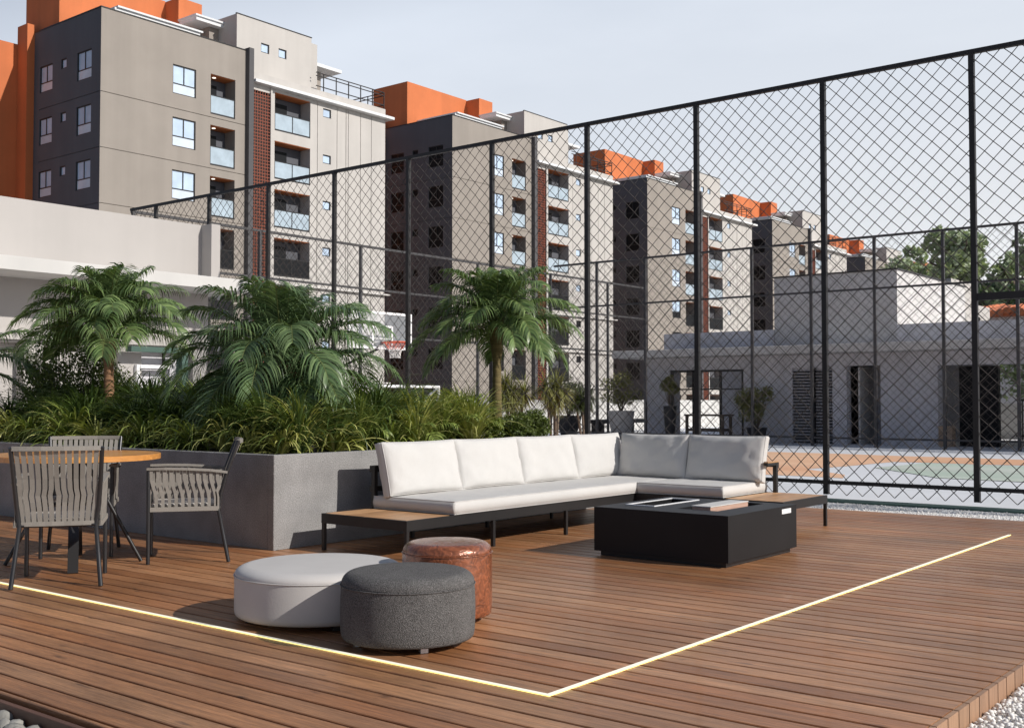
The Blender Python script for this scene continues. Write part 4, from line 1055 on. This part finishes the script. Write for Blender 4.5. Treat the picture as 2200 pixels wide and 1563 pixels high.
def feather(x_, y_, z_, s_, rz, label, group):
    if 'f' not in TUFTS:
        t = thing('feather_palm', '', 'palm clump', (0, 0, 0)); lf, rc = MB(), MB(); q = random.Random(51)
        for i in range(17):
            f_ = i/16; frond(lf, rc, (q.uniform(-.04,.04), q.uniform(-.04,.04), 0), i*2.4+q.uniform(-.3,.3), R(84)-f_*R(38)+q.uniform(-.1,.1), .62*q.uniform(.8, 1.1), q.uniform(1.1, 1.9)*(.5+.6*f_), q, 22, .017, .24)
        c_ = lf.build('foliage', 'feather_leaf', t); rc.build('frond_stalks', 'rachis', c_); TUFTS['f'] = t; index_children(); o = t
    else: o = copy_tree(TUFTS['f'])
    o.location = (x_, y_, z_); o.scale = (s_,)*3; o.rotation_euler = (0, 0, rz); tag(o, label, 'palm clump', group)
M['feather_leaf'] = mat('bright_feather_leaflet', (.13, .20, .046), .4, island=.4, col2=(.31, .37, .10), trans=.25)
rn = random.Random(77)
for q in [(5.95,7.35,.8),(6.15,8.5,.9),(6.0,9.7,.85),(6.15,10.9,.9),(6.3,9.15,1.0),(6.6,8.9,1.05),(6.9,9.6,1.1)]:
    feather(q[0], q[1], .66, q[2], rn.uniform(0, 6.28), 'feathery young palm clump among the grasses on the shaded left side of the planter', 'feathery palm clumps, left side of the planter')
for q in [(7.45,7.10,.82),(8.05,7.12,.95),(8.45,7.3,.85),(7.75,7.5,1.0),(6.75,7.15,.8),(7.2,7.5,.95)]:
    feather(q[0], q[1], .66, q[2], rn.uniform(0, 6.28), 'feathery young palm clump rising behind the long row of sofa cushions', 'feathery palm clumps behind the sofa')
GL = 'arching grass tufts along the planter'
# front row along the left (shaded) planter face
k = 0; y_ = 6.88
while y_ < 12.2:
    kd = 'ayzby'[k % 5] if k else 'y'
    nm = {'a': 'arching green grass tuft spilling at the left front edge of the planter', 'b': 'arching green grass tuft spilling at the left front edge of the planter', 'y': 'yellow-striped arching grass tuft at the left front edge of the planter', 'z': 'yellow-striped arching grass tuft at the left front edge of the planter'}[kd]
    tuft(kd, 5.66+rn.uniform(-.03, .08), y_, .68, rn.uniform(.72, 1.12), rn.uniform(0, 6.28), nm, GL+('' if kd in 'ab' else ', yellow-striped'))
    y_ += rn.uniform(.30, .44); k += 1
for row, (xo, kinds, sc0) in enumerate(((5.98, 'dayed', 1.0), (6.4, 'edbue', 1.10), (6.9, 'dueud', 1.15), (7.5, 'edd', 1.1))):
    y_ = 6.85+row*.15
    while y_ < 12.6:
        kd = rn.choice(kinds)
        nm = 'dark green grass tuft in the inner rows of the planter' if kd in 'de' else 'mid green grass tuft in the inner rows of the planter'
        tuft(kd, xo+rn.uniform(-.12, .12), y_+rn.uniform(-.08, .08), .62+.05*min(row+1, 3), sc0*rn.uniform(.85, 1.1), rn.uniform(0, 6.28), nm, 'inner row grass tufts, '+('dark' if kd in 'de' else 'mid green'))
        y_ += rn.uniform(.36, .46)+row*.03
# right face (sunlit) of the planter
x_ = 5.95; k = 0
while x_ < 8.3:
    kd = 'vyubvu'[k % 6]; sc0 = rn.uniform(.82, 1.0)
    nm = 'yellow-green grass tuft above the sofa cushions' if kd in 'vy' else 'green feathery grass tuft above the sofa cushions'
    tuft(kd, x_, 6.91+rn.uniform(-.03, .06), .67, sc0*1.08, rn.uniform(0, 6.28), nm, 'sunlit grass tufts behind the sofa'+(', yellow' if kd in 'vy' else ', green'))
    x_ += rn.uniform(.30, .38); k += 1
for (xx, yy, kd, s_) in [(7.35,7.35,'u',1.15),(7.75,7.25,'v',1.15),(8.25,7.2,'u',1.15),(8.6,7.5,'d',1.1),(7.1,7.9,'d',.9),(7.7,8.1,'u',.95),(8.2,8.0,'e',1.0),(8.5,6.95,'b',.95),(6.9,7.25,'b',.9),(8.9,7.8,'d',1.0)]:
    nm = {'u': 'tall upright green grass clump', 'v': 'tall yellow-tipped grass clump', 'd': 'dark grass clump', 'e': 'dark grass clump', 'b': 'mid green grass clump'}[kd]+' between the broad palm and the upright palm'
    tuft(kd, xx, yy, .62, s_, rn.uniform(0, 6.28), nm, 'grass clumps between the palms, '+nm[:14])

def leaves(mb, c, rad, n, ls, seed, clumps=14, fill=.42, thin=.5):
    rn = random.Random(seed); C_ = []
    for i in range(clumps):
        d = Vector((rn.gauss(0,1), rn.gauss(0,1), rn.gauss(0,1))).normalized()*rn.uniform(.45, .95); C_.append((d, rn.uniform(.7, 1.25)*fill))
    for i in range(n):
        d, s_ = C_[rn.randrange(clumps)]; v = Vector((rn.gauss(0,1), rn.gauss(0,1), rn.gauss(0,1))).normalized()*s_*rn.uniform(.5, 1.0)
        p = d+v; p = Vector((c[0]+p.x*rad[0], c[1]+p.y*rad[1], c[2]+p.z*rad[2]))
        a = Vector((rn.gauss(0,1), rn.gauss(0,1), rn.gauss(0,.8)+.3)).normalized(); b = a.cross(Vector((rn.gauss(0,1), rn.gauss(0,1), rn.gauss(0,1)))).normalized()
        l = ls*rn.uniform(.7, 1.3); w_ = l*thin
        mb.add([p-a*l*.5, p-b*w_*.5+a*.05*l, p+a*l*.5, p+b*w_*.5+a*.05*l], [(0,1,2,3)])
def twigs(mb, base, c, rad, n, seed, r0=.012):
    rn = random.Random(seed)
    for i in range(n):
        d = Vector((rn.gauss(0,1), rn.gauss(0,1), rn.gauss(0,.7)+.3)).normalized()*rn.uniform(.5, .95)
        e = Vector((c[0]+d.x*rad[0], c[1]+d.y*rad[1], c[2]+d.z*rad[2])); b = Vector(base); mid = b.lerp(e, .5)+Vector((rn.uniform(-.1,.1)*rad[0], rn.uniform(-.1,.1)*rad[1], .12*rad[2]))
        mb.tube([b, mid, e], [r0, r0*.6, r0*.25], 5)
# low round bush by the sofa
t = thing('round_bush', 'small rounded yellow-green bush just above the sofa back, right end of the planting', 'bush', (8.95, 6.85, .6))
m = MB(); leaves(m, (8.93, 6.95, .86), (.40, .30, .17), 7000, .030, 5, 40, .30, .55); leaves(m, (8.6, 6.9, .80), (.25, .25, .14), 2500, .030, 6, 24, .35, .55); m.build('foliage', 'leaf', t)
m = MB(); twigs(m, (8.95, 6.9, .62), (8.93, 6.95, .84), (.38, .28, .16), 14, 3, .006); m.build('stems', 'bark', t)
# loose shrub behind the left palm
t = thing('loose_shrub', 'loose airy small-leaved shrub behind the left palm', 'shrub', (6.9, 12.2, .6))
m = MB(); leaves(m, (6.62, 11.6, 1.50), (.56, .50, .50), 6500, .042, 15, 26, .36, .45); leaves(m, (6.62, 11.7, 1.15), (.7, .5, .4), 3500, .032, 16, 20, .4, .45); m.build('foliage', 'leaf', t)
m = MB(); twigs(m, (6.7, 11.8, .6), (6.62, 11.6, 1.45), (.7, .6, .6), 40, 4, .008); m.build('branches', 'bark', t)

# small rosette trees and potted shrubs beyond the fence
def rosette(label, x_, y_, zc, rad, seed, trunk_z, m_='leaf_olive'):
    t = thing('dracaena', label, 'plant', (x_, y_, G)); rn = random.Random(seed); m = MB(); tk_ = MB()
    tops = [(x_+rn.uniform(-.22, .22), y_+rn.uniform(-.2, .2), zc+rn.uniform(-.22, .15)) for _ in range(5)]
    for q in tops:
        tk_.tube([(x_+(q[0]-x_)*.2, y_+(q[1]-y_)*.2, trunk_z), (x_+(q[0]-x_)*.6, y_+(q[1]-y_)*.6, (trunk_z+q[2])/2), q], [.035, .028, .02], 7)
        for i in range(150):
            d = Vector((rn.gauss(0,1), rn.gauss(0,1), rn.gauss(0,.9)+.25)).normalized(); a = Vector(q); pp = [a.copy()]
            for j in range(4): d = (d+Vector((0,0,-.22))).normalized(); a = a+d*rad*.25*rn.uniform(.7, 1.1); pp.append(a.copy())
            m.strip(pp, [.022, .028, .024, .016, .002], d.cross(Vector((0,0,1))).normalized())
    m.build('foliage', m_, t); tk_.build('trunk', 'bark', t)
rosette('left of the two spiky-leaved small trees beyond the fence, by the upright palm', 19.7, 15.6, 1.32, .58, 1, G)
rosette('right of the two spiky-leaved small trees beyond the fence, by the upright palm', 20.3, 14.9, 1.36, .58, 2, G)
rosette('dark low spiky plant beyond the fence, right of the two spiky trees', 22.5, 15.6, 1.2, .42, 3, G, 'leaf_dark')
def potted(label, x_, y_, zc, rad, seed, pot, m_='leaf_olive', ls=.07):
    t = thing('potted_shrub', label, 'potted plant', (x_, y_, G)); m = MB()
    leaves(m, (x_, y_, zc), (rad, rad, rad), 3200, ls, seed, 22, .40, .35); m.build('foliage', m_, t)
    p = MB(); zt, rt, rb, mm = pot; p.lathe([(rb, G), (rt*.9, G+(zt-G)*.6), (rt, zt-.04), (rt+.02, zt), (rt-.05, zt), (rt-.07, zt-.06)], (x_, y_, 0), 24); p.build('pot', mm, t)
    b = MB(); twigs(b, (x_, y_, zt-.08), (x_, y_, zc), (rad,)*3, 12, seed, .016); b.build('stems', 'bark', t)
potted('round olive shrub in a tall pale tapered pot, beyond the fence', 28.3, 18.3, 1.42, .56, 31, (.80, .40, .26, 'pot_white'), ls=.075)
potted('green shrub in a dark pot left of the tall pale pot', 29.2, 20.9+.0, 1.30, .55, 32, (.62, .42, .22, 'pot_dark'), 'leaf_dark', .08)
potted('slim trailing plant in a dark pot before the left bay of the grey building', 28.8, 16.9, 1.60, .30, 33, (.95, .20, .12, 'pot_dark'), 'leaf_olive', .07)
potted('leafy shrub in a dark pot against the grey wall, left of the louvred door', 28.6, 14.0, 1.02, .52, 34, (.35, .28, .2, 'pot_dark'), 'leaf_olive', .09)

def tree(label, x_, y_, z0, zc, rad, seed, m_, n=5200, ls=.5, clumps=26):
    t = thing('leafy_tree', label, 'tree', (x_, y_, z0)); m = MB(); leaves(m, (x_, y_, zc), rad, n, ls, seed, clumps, .36, .6); m.build('crown', m_, t)
    k = MB(); k.tube([(x_, y_, z0), (x_+.2, y_, (z0+zc)/2), (x_, y_+.2, zc)], [.35, .26, .16], 8); twigs(k, (x_, y_, zc-rad[2]*.8), (x_, y_, zc), rad, 16, seed, .12); k.build('trunk', 'bark', t)
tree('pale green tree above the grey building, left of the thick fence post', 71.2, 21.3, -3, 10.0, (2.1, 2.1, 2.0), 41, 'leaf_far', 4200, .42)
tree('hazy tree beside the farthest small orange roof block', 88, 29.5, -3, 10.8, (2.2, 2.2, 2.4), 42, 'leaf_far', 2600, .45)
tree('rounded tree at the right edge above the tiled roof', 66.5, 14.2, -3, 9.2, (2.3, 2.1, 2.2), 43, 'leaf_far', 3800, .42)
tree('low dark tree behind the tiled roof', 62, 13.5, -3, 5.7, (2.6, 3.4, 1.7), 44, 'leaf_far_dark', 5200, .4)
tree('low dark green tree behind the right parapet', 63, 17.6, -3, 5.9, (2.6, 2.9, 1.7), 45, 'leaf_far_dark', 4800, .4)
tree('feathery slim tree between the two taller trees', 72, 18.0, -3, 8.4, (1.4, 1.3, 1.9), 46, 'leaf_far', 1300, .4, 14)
tree('bushy tree seen through the open bay at the right edge', 39.5, 8.0, -1, 2.0, (1.4, 2.6, 1.2), 47, 'leaf_far_dark', 4500, .16)
tree('leafy tree filling the open bay beside the metal gate', 40.5, 4.2, -1, 2.2, (1.4, 2.2, 1.4), 48, 'leaf_far_dark', 3500, .16)
